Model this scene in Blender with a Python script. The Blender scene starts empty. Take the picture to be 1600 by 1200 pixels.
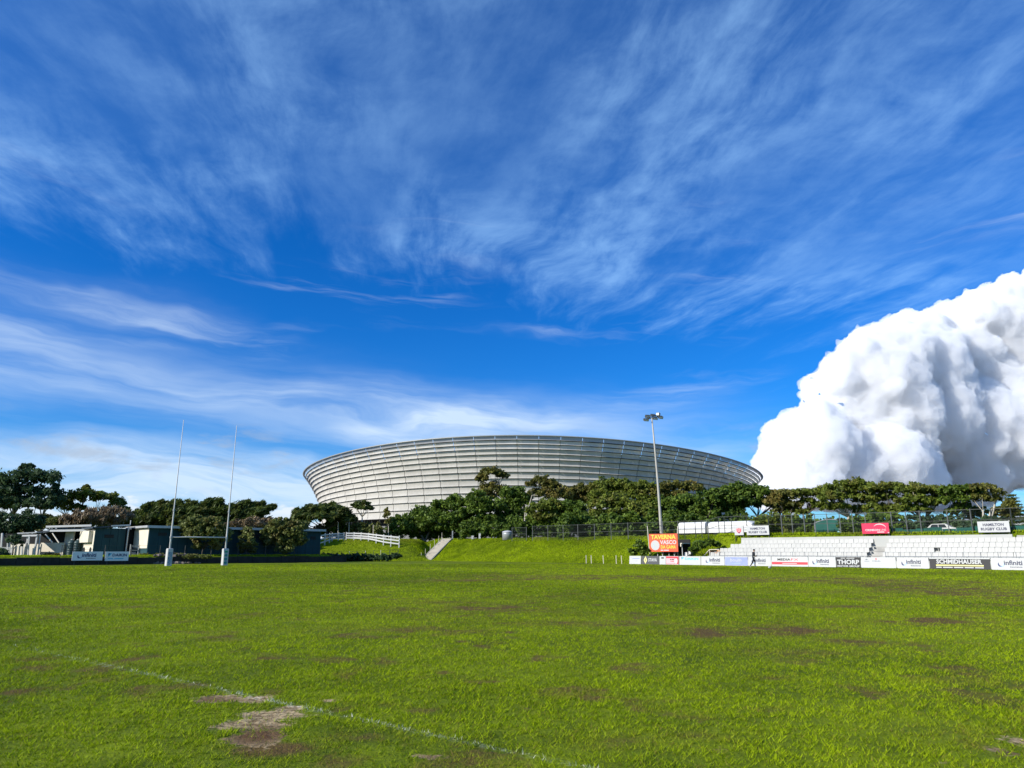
import bpy, bmesh, math, random
import numpy as np
from mathutils import Vector, Matrix

random.seed(7)
RNG = np.random.default_rng(11)
SC = bpy.context.scene
COL = SC.collection
R = math.radians

# ------------------------------------------------------------------ camera
F_PX = 1109.0
PITCH = R(13.24)
CAM_Z = 1.6
cam_d = bpy.data.cameras.new('camera')
cam = bpy.data.objects.new('camera', cam_d)
COL.objects.link(cam)
cam.location = (0, 0, CAM_Z)
cam.rotation_euler = (R(90) + PITCH, 0, 0)
cam_d.sensor_width = 36.0
cam_d.lens = 36.0 * F_PX / 1600.0
cam_d.clip_start = 0.05
cam_d.clip_end = 30000.0
SC.camera = cam

# ------------------------------------------------------------------ light
SUN_EL = R(28.0)
SUN_H = Vector((-0.87, -0.48)).normalized()
SUN = Vector((SUN_H.x * math.cos(SUN_EL), SUN_H.y * math.cos(SUN_EL), math.sin(SUN_EL)))
sun_d = bpy.data.lights.new('sun', 'SUN')
sun_d.energy = 4.6
sun_d.angle = R(0.5)
sun_d.color = (1.0, 0.955, 0.87)
sun = bpy.data.objects.new('sun', sun_d)
COL.objects.link(sun)
sun.rotation_euler = SUN.to_track_quat('Z', 'Y').to_euler()

SC.view_settings.view_transform = 'Standard'
SC.view_settings.look = 'None'
SC.view_settings.gamma = 1.0
SC.view_settings.use_curve_mapping = False
SC.view_settings.exposure = 0.5
SC.cycles.use_denoising = True
SC.cycles.max_bounces = 12
SC.cycles.diffuse_bounces = 3
SC.cycles.volume_bounces = 10
SC.cycles.sample_clamp_indirect = 2.5
SC.cycles.transparent_max_bounces = 24
SC.cycles.caustics_reflective = False
SC.cycles.caustics_refractive = False


class NT:
    """small builder for shader node trees"""
    def __init__(self, tree):
        self.t = tree

    def n(self, typ, **kw):
        nd = self.t.nodes.new(typ)
        for k, v in kw.items():
            setattr(nd, k, v)
        return nd

    def link(self, a, b):
        self.t.links.new(a, b)

    def put(self, sock, v):
        if isinstance(v, bpy.types.NodeSocket):
            self.link(v, sock)
        else:
            sock.default_value = v

    def m(self, op, a, b=None, c=None, clamp=False):
        nd = self.n('ShaderNodeMath', operation=op)
        nd.use_clamp = clamp
        self.put(nd.inputs[0], a)
        if b is not None:
            self.put(nd.inputs[1], b)
        if c is not None:
            self.put(nd.inputs[2], c)
        return nd.outputs[0]

    def ss(self, v, lo, hi):
        nd = self.n('ShaderNodeMapRange', interpolation_type='SMOOTHSTEP')
        self.put(nd.inputs[0], v)
        self.put(nd.inputs[1], lo)
        self.put(nd.inputs[2], hi)
        return nd.outputs[0]

    def noise(self, vec, scale=1.0, detail=6.0, rough=0.55, dist=0.0, lac=2.0):
        nd = self.n('ShaderNodeTexNoise')
        if vec is not None:
            self.link(vec, nd.inputs['Vector'])
        nd.inputs['Scale'].default_value = scale
        nd.inputs['Detail'].default_value = detail
        nd.inputs['Roughness'].default_value = rough
        nd.inputs['Distortion'].default_value = dist
        nd.inputs['Lacunarity'].default_value = lac
        return nd.outputs['Fac']

    def xyz(self, x, y, z):
        nd = self.n('ShaderNodeCombineXYZ')
        self.put(nd.inputs[0], x)
        self.put(nd.inputs[1], y)
        self.put(nd.inputs[2], z)
        return nd.outputs[0]

    def mix(self, fac, a, b):
        nd = self.n('ShaderNodeMix', data_type='RGBA')
        self.put(nd.inputs[0], fac)
        for s, v in ((nd.inputs[6], a), (nd.inputs[7], b)):
            if isinstance(v, bpy.types.NodeSocket):
                self.link(v, s)
            else:
                s.default_value = tuple(v) + ((1.0,) if len(v) == 3 else ())
        return nd.outputs[2]

    def attr(self, name):
        nd = self.n('ShaderNodeAttribute')
        nd.attribute_name = name
        return nd.outputs['Fac']


# ------------------------------------------------------------------ sky
world = bpy.data.worlds.new('World')
SC.world = world
world.use_nodes = True
wt = world.node_tree
wt.nodes.clear()
W = NT(wt)
sky = W.n('ShaderNodeTexSky', sky_type='NISHITA')
sky.sun_disc = False
sky.sun_elevation = SUN_EL
sky.sun_rotation = math.atan2(SUN_H.x, SUN_H.y)
sky.altitude = 0.0
sky.air_density = 1.0
sky.dust_density = 0.25
sky.ozone_density = 3.0
hs = W.n('ShaderNodeHueSaturation')
hs.inputs['Hue'].default_value = 0.492
hs.inputs['Saturation'].default_value = 1.38
hs.inputs['Value'].default_value = 1.0
W.link(sky.outputs[0], hs.inputs['Color'])
tc = W.n('ShaderNodeTexCoord')
sep = W.n('ShaderNodeSeparateXYZ')
W.link(tc.outputs['Generated'], sep.inputs[0])
dx, dy, dz = sep.outputs
el = W.m('MULTIPLY', W.m('ARCSINE', dz), 180 / math.pi)            # degrees
az = W.m('MULTIPLY', W.m('ARCTAN2', dx, dy), 180 / math.pi)
zc = W.m('MAXIMUM', dz, 0.03)
qx = W.m('DIVIDE', dx, zc)
qy = W.m('DIVIDE', dy, zc)
# high cirrus drawn out along the wind, a flat layer far above
warp = W.noise(W.xyz(W.m('MULTIPLY', qx, 1.1), W.m('MULTIPLY', qy, 0.7), 3.0), 1.0, 3.0, 0.5)
qxw = W.m('ADD', qx, W.m('MULTIPLY', W.m('SUBTRACT', warp, 0.5), 0.55))
qxw = W.m('ADD', qxw, W.m('MULTIPLY', qy, 0.16))
c_big = W.noise(W.xyz(W.m('MULTIPLY', qxw, 0.95), W.m('MULTIPLY', qy, 0.75), 8.9), 1.0, 4.0, 0.5)
c_fib = W.noise(W.xyz(W.m('MULTIPLY', qxw, 5.5), W.m('MULTIPLY', qy, 1.5), 1.7), 1.0, 8.0, 0.60, 0.10)
c_fine = W.noise(W.xyz(W.m('MULTIPLY', qxw, 9.0), W.m('MULTIPLY', qy, 7.0), 9.1), 1.0, 7.0, 0.62, 0.15)
fib = W.m('ADD', W.m('MULTIPLY', c_fib, 0.62), W.m('MULTIPLY', c_fine, 0.38))
elp = W.m('MULTIPLY', W.m('ARCTAN2', dz, dy), 180 / math.pi)          # the layer's near edge runs across the view
edge = W.m('ADD', elp, W.m('MULTIPLY', W.m('SUBTRACT', c_fib, 0.5), 16.0))
edge = W.m('ADD', edge, W.m('MULTIPLY', W.m('MINIMUM', W.m('MAXIMUM', qx, -2.0), 1.2), 3.4))
hi_mask = W.ss(edge, 19.0, 27.0)
hi = W.m('MULTIPLY', W.ss(c_big, 0.28, 0.60), W.ss(fib, 0.33, 0.72))
hi = W.m('MULTIPLY', W.m('MULTIPLY', hi, hi_mask), 0.40)
hi = W.m('ADD', hi, W.m('MULTIPLY', hi_mask, 0.06))
# lower streaks, long and nearly level as they recede
lwarp = W.noise(W.xyz(W.m('MULTIPLY', az, 0.06), W.m('MULTIPLY', el, 0.15), 2.0), 1.0, 4.0, 0.55)
elw = W.m('ADD', el, W.m('MULTIPLY', W.m('SUBTRACT', lwarp, 0.5), 5.0))
l_fib = W.noise(W.xyz(W.m('MULTIPLY', az, 0.055), W.m('MULTIPLY', W.m('ADD', elw, W.m('MULTIPLY', az, 0.07)), 0.55), 10.3), 1.0, 8.0, 0.60, 0.15)
l_big = W.noise(W.xyz(W.m('MULTIPLY', az, 0.045), W.m('MULTIPLY', elw, 0.24), 16.3), 1.0, 3.0, 0.5)


def bump(v, c, w):
    return W.m('POWER', 2.718, W.m('MULTIPLY', W.m('POWER', W.m('ABSOLUTE', W.m('DIVIDE', W.m('SUBTRACT', v, c), w)), 2.0), -1.0))


axis1 = W.m('ADD', W.m('MULTIPLY', W.m('ADD', az, 32.0), -0.085), 12.0)     # falls gently to the right
band1 = W.m('MULTIPLY', bump(W.m('SUBTRACT', elw, axis1), 0.0, 2.6), W.m('SUBTRACT', 1.0, W.ss(az, 8.0, 26.0)))
band2 = W.m('MULTIPLY', bump(elw, 16.5, 1.6), W.m('SUBTRACT', 1.0, W.ss(az, -30.0, -19.0)))
low = W.m('SUBTRACT', 1.0, W.ss(elw, 5.0, 8.8))
lowleft = W.m('MULTIPLY', low, W.m('SUBTRACT', 1.0, W.m('MULTIPLY', W.ss(az, -20.0, 15.0), 0.55)))
lsum = W.m('MAXIMUM', W.m('MULTIPLY', band1, W.m('ADD', 0.50, W.m('MULTIPLY', W.ss(l_big, 0.35, 0.65), 0.5))), W.m('MAXIMUM', W.m('MULTIPLY', band2, 0.3), W.m('MULTIPLY', lowleft, 1.15)))
faint = W.m('MULTIPLY', W.ss(el, 4.0, 12.0), W.m('SUBTRACT', 1.0, W.ss(el, 22.0, 30.0)))
lo = W.m('MULTIPLY', lsum, W.m('ADD', 0.26, W.m('MULTIPLY', W.ss(l_fib, 0.28, 0.68), 0.62)))
lo = W.m('ADD', lo, W.m('MULTIPLY', W.m('MULTIPLY', faint, W.ss(l_fib, 0.50, 0.80)), W.m('MULTIPLY', W.ss(l_big, 0.45, 0.65), 0.40)))
lo = W.m('MINIMUM', lo, 0.9)
# small grey rags and bright puffs low above the houses
puff_n = W.noise(W.xyz(W.m('MULTIPLY', az, 0.30), W.m('MULTIPLY', el, 0.75), 21.0), 1.0, 7.0, 0.55)
puff_top = W.m('ADD', 2.9, W.m('MULTIPLY', W.m('SUBTRACT', puff_n, 0.5), 9.0))
puff = W.m('MULTIPLY', W.ss(W.m('SUBTRACT', puff_top, el), -0.2, 0.5), W.m('SUBTRACT', 1.0, W.ss(az, 8.0, 14.0)))
rag_n = W.noise(W.xyz(W.m('MULTIPLY', az, 0.17), W.m('MULTIPLY', el, 0.55), 31.0), 1.0, 7.0, 0.6, 0.3)
rag = W.m('MULTIPLY', W.ss(rag_n, 0.52, 0.70), W.m('MULTIPLY', bump(el, 6.8, 2.2), 0.62))
ccol = (6.6, 8.2, 10.2)
tone = W.n('ShaderNodeMix', data_type='RGBA', blend_type='MULTIPLY')
tone.inputs[0].default_value = 1.0
W.link(hs.outputs[0], tone.inputs[6])
tone.inputs[7].default_value = (0.27, 0.85, 1.50, 1.0)
col = W.mix(hi, tone.outputs[2], (4.4, 7.8, 12.2))
col = W.mix(lo, col, ccol)
col = W.mix(rag, col, (4.2, 5.0, 6.2))
col = W.mix(W.m('MULTIPLY', puff, 0.6), col, (8.8, 9.2, 9.8))
bg = W.n('ShaderNodeBackground')
bg.inputs['Strength'].default_value = 0.075
W.link(col, bg.inputs['Color'])
wo = W.n('ShaderNodeOutputWorld')
W.link(bg.outputs[0], wo.inputs['Surface'])

# ------------------------------------------------------------------ geometry helpers
CT, ST = math.cos(PITCH), math.sin(PITCH)


def ray(px, py):
    a, b = (px - 800) / F_PX, (600 - py) / F_PX
    return Vector((a, CT - b * ST, ST + b * CT))


def at(px, py, Y):
    """world point seen at photo pixel (px, py) at distance Y ahead"""
    r = ray(px, py)
    k = Y / r.y
    return Vector((r.x * k, Y, CAM_Z + r.z * k))


def ground_pt(px, py, z=0.0):
    r = ray(px, py)
    k = (z - CAM_Z) / r.z
    return Vector((r.x * k, r.y * k, z))


def s01(v):
    v = np.clip(v, 0, 1)
    return v * v * (3 - 2 * v)


U = Vector((0.695, -0.719, 0)).normalized()      # along the far touchline, towards the right
N = Vector((0.719, 0.695, 0)).normalized()       # away from the pitch
B0 = Vector((29.0, 76.0, 0))
C0 = Vector((-46.7, 95.0, 0))                    # a point on the clubhouse front


def dt(x, y):
    d = (x - B0.x) * N.x + (y - B0.y) * N.y
    t = (x - B0.x) * U.x + (y - B0.y) * U.y
    return d, t


def on_line(px, d, z=0.0):
    """plan point at offset d from the touchline boards, in the photo column px"""
    a = (px - 800) / F_PX
    A = B0 + N * d
    # A.x + t U.x = a (CT (A.y + t U.y) + (z-CAM) ST)
    t = (a * (CT * A.y + (z - CAM_Z) * ST) - A.x) / (U.x - a * CT * U.y)
    return A + U * t, t


T_STAND = on_line(1103, 3.0, 0.6)[1]


def H(x, y):
    """height of the ground"""
    x = np.asarray(x, float)
    y = np.asarray(y, float)
    d, t = dt(x, y)
    k = s01((t - (T_STAND - 2.6)) / 2.4)
    d0 = 1.2 + 5.1 * k
    w = 8.5 - 7.3 * k
    hc = 3.52 - 0.12 * s01((t + 10) / 20) + 0.08 * s01((-40 - t) / 25)
    v = np.clip((d - d0) / w, 0, 1)
    bank = hc * (0.75 * v + 0.25 * s01(v)) * s01((t + 88) / 17)
    mound = 3.5 * s01((y - 117) / 12) * s01((x + 46) / 6) * s01((-12.5 - x) / 5)
    e = (x - C0.x) * U.x + (y - C0.y) * U.y
    k_ = (x - C0.x) * N.x + (y - C0.y) * N.y
    terr = 1.0 * s01((4.5 - e) / 0.7) * s01((25.5 - k_) / 2.0)
    return np.maximum(np.maximum(bank, mound), terr)


def Hz(p):
    return float(H(p[0], p[1]))


# lattice value noise
_P = RNG.random((256, 256))


def vnoise(x, y):
    xi = np.floor(x).astype(int)
    yi = np.floor(y).astype(int)
    fx = x - xi
    fy = y - yi
    fx = fx * fx * (3 - 2 * fx)
    fy = fy * fy * (3 - 2 * fy)
    a = _P[xi & 255, yi & 255]
    b = _P[(xi + 1) & 255, yi & 255]
    c = _P[xi & 255, (yi + 1) & 255]
    d = _P[(xi + 1) & 255, (yi + 1) & 255]
    return (a * (1 - fx) + b * fx) * (1 - fy) + (c * (1 - fx) + d * fx) * fy


def fbm(x, y, s, o=5, g=0.5):
    v = 0
    a = 1.0
    tot = 0
    for i in range(o):
        v = v + a * vnoise(x * s + 17.3 * i, y * s - 9.1 * i)
        tot += a
        a *= g
        s *= 2.03
    return v / tot


class MB:
    """collects shapes into one mesh"""
    def __init__(self):
        self.v = []
        self.f = []

    def add(self, vs, fs):
        o = len(self.v)
        self.v.extend([tuple(p) for p in vs])
        self.f.extend([tuple(i + o for i in f) for f in fs])
        return self

    def box(self, c, size, ax=None, ay=None, az_=None):
        ax = Vector(ax or (1, 0, 0)).normalized()
        az_ = Vector(az_ or (0, 0, 1)).normalized()
        ay = Vector(ay).normalized() if ay else az_.cross(ax).normalized()
        c = Vector(c)
        hx, hy, hz = size[0] / 2, size[1] / 2, size[2] / 2
        vs = [c + ax * (sx * hx) + ay * (sy * hy) + az_ * (sz * hz)
              for sz in (-1, 1) for sx, sy in ((-1, -1), (1, -1), (1, 1), (-1, 1))]
        return self.add(vs, [(0, 3, 2, 1), (4, 5, 6, 7), (0, 1, 5, 4), (1, 2, 6, 5), (2, 3, 7, 6), (3, 0, 4, 7)])

    def wallbox(self, a, b, z0, z1, th, inward):
        """upright slab from plan point a to b, its front through a-b, thickness towards 'inward'"""
        a, b = Vector((a[0], a[1], 0)), Vector((b[0], b[1], 0))
        w = Vector((inward[0], inward[1], 0)).normalized() * th
        q = [a, b, b + w, a + w]
        vs = [Vector((p.x, p.y, z0)) for p in q] + [Vector((p.x, p.y, z1)) for p in q]
        return self.add(vs, [(0, 3, 2, 1), (4, 5, 6, 7), (0, 1, 5, 4), (1, 2, 6, 5), (2, 3, 7, 6), (3, 0, 4, 7)])

    def bar(self, p, q, w, h=None):
        p, q = Vector(p), Vector(q)
        ax = q - p
        L = ax.length
        up = Vector((0, 0, 1)) if abs(ax.normalized().z) < 0.95 else Vector((0, 1, 0))
        ay = up.cross(ax).normalized()
        az_ = ax.cross(ay).normalized()
        return self.box((p + q) / 2, (L, w, h or w), ax, ay, az_)

    def tube(self, pts, rad, n=8, cap=True):
        pts = [Vector(p) for p in pts]
        if not hasattr(rad, '__len__'):
            rad = [rad] * len(pts)
        vs = []
        fs = []
        ref = None
        for i, p in enumerate(pts):
            tg = (pts[min(i + 1, len(pts) - 1)] - pts[max(i - 1, 0)]).normalized()
            if ref is None:
                ref = Vector((1, 0, 0)) if abs(tg.x) < 0.8 else Vector((0, 1, 0))
            a = (ref - tg * ref.dot(tg)).normalized()
            b = tg.cross(a)
            ref = a
            for k in range(n):
                an = 2 * math.pi * k / n
                vs.append(p + (a * math.cos(an) + b * math.sin(an)) * rad[i])
        for i in range(len(pts) - 1):
            for k in range(n):
                k2 = (k + 1) % n
                fs.append((i * n + k, i * n + k2, (i + 1) * n + k2, (i + 1) * n + k))
        if cap:
            fs.append(tuple(range(n - 1, -1, -1)))
            fs.append(tuple((len(pts) - 1) * n + k for k in range(n)))
        return self.add(vs, fs)

    def lathe(self, c, prof, n=16):
        c = Vector(c)
        vs = []
        fs = []
        for r_, z in prof:
            for k in range(n):
                an = 2 * math.pi * k / n
                vs.append(c + Vector((r_ * math.cos(an), r_ * math.sin(an), z)))
        m = len(prof)
        for i in range(m - 1):
            for k in range(n):
                k2 = (k + 1) % n
                fs.append((i * n + k, i * n + k2, (i + 1) * n + k2, (i + 1) * n + k))
        fs.append(tuple(range(n - 1, -1, -1)))
        fs.append(tuple((m - 1) * n + k for k in range(n)))
        return self.add(vs, fs)

    def sphere(self, c, rx, ry=None, rz=None, n=10, m=7, rot=None):
        ry = ry or rx
        rz = rz or rx
        vs = []
        fs = []
        rot = rot or Matrix.Identity(3)
        c = Vector(c)
        for i in range(m + 1):
            th = math.pi * i / m
            for k in range(n):
                an = 2 * math.pi * k / n
                vs.append(c + rot @ Vector((rx * math.sin(th) * math.cos(an), ry * math.sin(th) * math.sin(an), rz * math.cos(th))))
        for i in range(m):
            for k in range(n):
                k2 = (k + 1) % n
                fs.append((i * n + k, (i + 1) * n + k, (i + 1) * n + k2, i * n + k2))
        return self.add(vs, fs)

    def poly(self, pts):
        return self.add(pts, [tuple(range(len(pts)))])

    def build(self, name, mat, parent=None, smooth=False, origin=None):
        o_ = Vector(origin) if origin is not None else (Vector(parent.location) if parent is not None else Vector((0, 0, 0)))
        me = bpy.data.meshes.new(name)
        vs = [(p[0] - o_.x, p[1] - o_.y, p[2] - o_.z) for p in self.v]
        me.from_pydata(vs, [], self.f)
        me.update()
        return link(name, me, mat, parent, smooth, o_ if parent is None else None)


def link(name, me, mat, parent=None, smooth=False, loc=None):
    if mat is not None and not me.materials:
        me.materials.append(mat)
    if smooth:
        me.polygons.foreach_set('use_smooth', [True] * len(me.polygons))
    ob = bpy.data.objects.new(name, me)
    COL.objects.link(ob)
    if parent is not None:
        ob.parent = parent
    elif loc is not None:
        ob.location = loc
    return ob


def tag(o, label=None, cat=None, group=None, kind=None):
    if label:
        o['label'] = label
    if cat:
        o['category'] = cat
    if group:
        o['group'] = group
    if kind:
        o['kind'] = kind
    return o


def thing(name, label, cat, loc, group=None):
    o = bpy.data.objects.new(name, None)
    COL.objects.link(o)
    o.location = loc
    o.empty_display_size = 0.3
    return tag(o, label, cat, group)


def fast_mesh(name, verts, nper, attrs=None):
    """mesh of separate faces, nper corners each; verts (n*nper, 3)"""
    me = bpy.data.meshes.new(name)
    nv = len(verts)
    nf = nv // nper
    me.vertices.add(nv)
    me.vertices.foreach_set('co', np.ascontiguousarray(verts, np.float32).ravel())
    me.loops.add(nv)
    me.loops.foreach_set('vertex_index', np.arange(nv, dtype=np.int32))
    me.polygons.add(nf)
    me.polygons.foreach_set('loop_start', np.arange(0, nv, nper, dtype=np.int32))
    for k, val in (attrs or {}).items():
        at_ = me.attributes.new(k, 'FLOAT', 'POINT')
        at_.data.foreach_set('value', np.ascontiguousarray(val, np.float32))
    me.update(calc_edges=True)
    return me


def grid_mesh(name, X, Y, Z, keep=None, attrs=None):
    n, m = X.shape
    me = bpy.data.meshes.new(name)
    co = np.stack([X, Y, Z], -1).reshape(-1, 3)
    i, j = np.meshgrid(np.arange(n - 1), np.arange(m - 1), indexing='ij')
    q = np.stack([i * m + j, i * m + j + 1, (i + 1) * m + j + 1, (i + 1) * m + j], -1).reshape(-1, 4)
    if keep is not None:
        q = q[keep.reshape(-1)]
    me.vertices.add(len(co))
    me.vertices.foreach_set('co', co.astype(np.float32).ravel())
    me.loops.add(len(q) * 4)
    me.loops.foreach_set('vertex_index', q.astype(np.int32).ravel())
    me.polygons.add(len(q))
    me.polygons.foreach_set('loop_start', np.arange(0, len(q) * 4, 4, dtype=np.int32))
    for k, val in (attrs or {}).items():
        a = me.attributes.new(k, 'FLOAT', 'POINT')
        a.data.foreach_set('value', val.astype(np.float32).ravel())
    me.update(calc_edges=True)
    return me


# ------------------------------------------------------------------ materials
def material(name):
    m = bpy.data.materials.new(name)
    m.use_nodes = True
    m.node_tree.nodes.clear()
    t = NT(m.node_tree)
    out = t.n('ShaderNodeOutputMaterial')
    return m, t, out


def paint(name, rgb, rough=0.6, var=0.12, scale=1.5, dirt=0.0, dirt_col=(0.12, 0.10, 0.07), metal=0.0, bumps=0.0, streak=1.0):
    m, t, out = material(name)
    p = t.n('ShaderNodeBsdfPrincipled')
    geo = t.n('ShaderNodeNewGeometry')
    sp = t.n('ShaderNodeSeparateXYZ')
    t.link(geo.outputs['Position'], sp.inputs[0])
    vec = t.xyz(sp.outputs[0], sp.outputs[1], t.m('MULTIPLY', sp.outputs[2], streak))
    nz = t.noise(vec, scale, 6.0, 0.6)
    a = tuple(c * (1 - var) for c in rgb)
    b = tuple(min(c * (1 + var), 1) for c in rgb)
    c = t.mix(t.ss(nz, 0.3, 0.7), a, b)
    if dirt > 0:
        n2 = t.noise(vec, scale * 2.7, 7.0, 0.65)
        c = t.mix(t.m('MULTIPLY', t.ss(n2, 0.50, 0.78), dirt), c, dirt_col)
    t.link(c, p.inputs['Base Color'])
    p.inputs['Roughness'].default_value = rough
    p.inputs['Metallic'].default_value = metal
    p.inputs['Specular IOR Level'].default_value = 0.3
    if bumps > 0:
        bm_ = t.n('ShaderNodeBump')
        bm_.inputs['Distance'].default_value = bumps
        t.link(t.noise(vec, scale * 8, 5.0, 0.6), bm_.inputs['Height'])
        t.link(bm_.outputs[0], p.inputs['Normal'])
    t.link(p.outputs[0], out.inputs['Surface'])
    return m


def leaf_mat(name, dark, light, other=None, trans=0.36):
    m, t, out = material(name)
    tint = t.attr('tint')
    geo = t.n('ShaderNodeNewGeometry')
    big = t.noise(geo.outputs['Position'], 0.35, 3.0, 0.5)
    f = t.m('ADD', t.m('MULTIPLY', tint, 0.85), t.m('MULTIPLY', t.m('SUBTRACT', big, 0.5), 1.1), clamp=True)
    c = t.mix(f, dark, light)
    if other:
        n2 = t.noise(geo.outputs['Position'], 0.55, 3.0, 0.5)
        c = t.mix(t.m('MULTIPLY', t.ss(n2, 0.48, 0.68), 0.75), c, other)
    d = t.n('ShaderNodeBsdfPrincipled')
    d.inputs['Roughness'].default_value = 0.55
    d.inputs['Specular IOR Level'].default_value = 0.25
    t.link(c, d.inputs['Base Color'])
    tr = t.n('ShaderNodeBsdfTranslucent')
    t.link(c, tr.inputs['Color'])
    mx = t.n('ShaderNodeMixShader')
    mx.inputs[0].default_value = trans
    t.link(d.outputs[0], mx.inputs[1])
    t.link(tr.outputs[0], mx.inputs[2])
    t.link(mx.outputs[0], out.inputs['Surface'])
    return m


M = {}
M['white'] = paint('white_paint', (0.50, 0.495, 0.475), 0.5, 0.05, 0.7, 0.12, (0.45, 0.42, 0.36))
M['white_board'] = paint('board_white', (0.46, 0.46, 0.45), 0.45, 0.03, 0.5, 0.10, (0.5, 0.48, 0.42))
M['seat'] = paint('seat_plastic', (0.385, 0.38, 0.355), 0.45, 0.06, 0.9, 0.12, (0.50, 0.47, 0.38))
M['stand'] = paint('stand_paint', (0.41, 0.41, 0.38), 0.7, 0.06, 0.6, 0.25, (0.45, 0.43, 0.36))
M['concrete'] = paint('concrete', (0.36, 0.35, 0.32), 0.85, 0.15, 1.2, 0.4, (0.2, 0.19, 0.16), bumps=0.02)
M['stair'] = paint('stair_concrete', (0.40, 0.365, 0.30), 0.85, 0.12, 1.5, 0.3, (0.28, 0.25, 0.19))
M['dark_metal'] = paint('dark_metal', (0.05, 0.055, 0.05), 0.5, 0.2, 2.0)
M['grey_metal'] = paint('galvanised_metal', (0.30, 0.31, 0.31), 0.45, 0.12, 2.0, metal=0.3)
M['pole'] = paint('mast_paint', (0.38, 0.36, 0.32), 0.5, 0.08, 0.8, 0.3, (0.35, 0.28, 0.2))
M['teal'] = paint('teal_cladding', (0.014, 0.052, 0.060), 0.7, 0.15, 0.8, 0.2, (0.03, 0.04, 0.04), streak=0.15)
M['cream'] = paint('cream_wall', (0.62, 0.56, 0.45), 0.8, 0.07, 0.8, 0.25, (0.42, 0.36, 0.27))
M['roof_dark'] = paint('dark_roof', (0.045, 0.06, 0.075), 0.6, 0.15, 1.0)
M['roof_grey'] = paint('grey_roof_sheet', (0.34, 0.35, 0.35), 0.55, 0.12, 1.0, 0.2, (0.2, 0.17, 0.13))
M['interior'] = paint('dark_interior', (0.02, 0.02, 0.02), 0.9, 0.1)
M['tank'] = paint('tank_plastic', (0.03, 0.06, 0.06), 0.5, 0.15, 1.0)
M['green_net'] = paint('green_shade_net', (0.010, 0.085, 0.066), 0.8, 0.15, 1.0)
M['black'] = paint('black_print', (0.012, 0.012, 0.013), 0.5, 0.1)
M['charcoal'] = paint('charcoal_print', (0.07, 0.07, 0.075), 0.5, 0.1)
M['navy'] = paint('navy_print', (0.03, 0.045, 0.13), 0.5, 0.1)
M['slate'] = paint('slate_print', (0.16, 0.17, 0.22), 0.5, 0.1)
M['grey_print'] = paint('grey_print', (0.42, 0.42, 0.46), 0.5, 0.1)
M['cyan'] = paint('cyan_print', (0.05, 0.45, 0.60), 0.5, 0.1)
M['sky_print'] = paint('pale_blue_print', (0.35, 0.50, 0.72), 0.5, 0.1)
M['red'] = paint('red_print', (0.62, 0.035, 0.05), 0.5, 0.08)
M['crimson'] = paint('crimson_print', (0.60, 0.02, 0.07), 0.45, 0.08)
M['orange_red'] = paint('orange_red_print', (0.66, 0.10, 0.045), 0.5, 0.08, 0.8)
M['yellow'] = paint('yellow_print', (0.80, 0.52, 0.06), 0.5, 0.06)
M['pale_yellow'] = paint('pale_yellow_print', (0.78, 0.70, 0.25), 0.5, 0.06)
M['lilac'] = paint('lilac_print', (0.24, 0.28, 0.62), 0.5, 0.08)
M['green_print'] = paint('green_print', (0.03, 0.28, 0.14), 0.5, 0.08)
M['wood'] = paint('orange_wood', (0.42, 0.22, 0.09), 0.7, 0.2, 2.0)
M['rock'] = paint('rock', (0.16, 0.13, 0.11), 0.9, 0.3, 2.0)
M['skin'] = paint('skin', (0.40, 0.24, 0.16), 0.6, 0.05)
M['cloth_dark'] = paint('dark_sportswear', (0.012, 0.014, 0.018), 0.8, 0.2)
M['hair'] = paint('dark_hair', (0.015, 0.011, 0.008), 0.6, 0.1)
M['bark_pale'] = paint('pale_bark', (0.42, 0.38, 0.31), 0.9, 0.2, 1.5, 0.3, (0.2, 0.17, 0.13))
M['bark_dark'] = paint('dark_bark', (0.07, 0.058, 0.045), 0.9, 0.25, 1.5)
M['bark_mid'] = paint('grey_brown_bark', (0.20, 0.17, 0.135), 0.9, 0.25, 1.5)
M['rubber'] = paint('rubber', (0.02, 0.02, 0.02), 0.8, 0.1)
M['glass'] = paint('dark_glass', (0.02, 0.025, 0.03), 0.1, 0.05)
M['lamp_face'] = paint('lamp_glass', (0.55, 0.60, 0.60), 0.15, 0.05)

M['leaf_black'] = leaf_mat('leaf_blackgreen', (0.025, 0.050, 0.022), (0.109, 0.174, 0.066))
M['leaf_green'] = leaf_mat('leaf_green', (0.036, 0.075, 0.010), (0.182, 0.260, 0.031))
M['leaf_olive'] = leaf_mat('leaf_olive', (0.055, 0.083, 0.013), (0.240, 0.293, 0.036), (0.202, 0.189, 0.039))
M['leaf_brown'] = leaf_mat('leaf_brownolive', (0.062, 0.073, 0.016), (0.247, 0.240, 0.047), (0.221, 0.163, 0.039))
M['leaf_shrub'] = leaf_mat('leaf_shrub', (0.060, 0.083, 0.018), (0.260, 0.280, 0.072), (0.208, 0.163, 0.052))
M['leaf_cypress'] = leaf_mat('leaf_cypress', (0.026, 0.052, 0.012), (0.137, 0.176, 0.031), (0.117, 0.117, 0.026))
M['twig'] = leaf_mat('bare_twig', (0.13, 0.092, 0.050), (0.34, 0.255, 0.145), None, 0.1)


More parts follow.
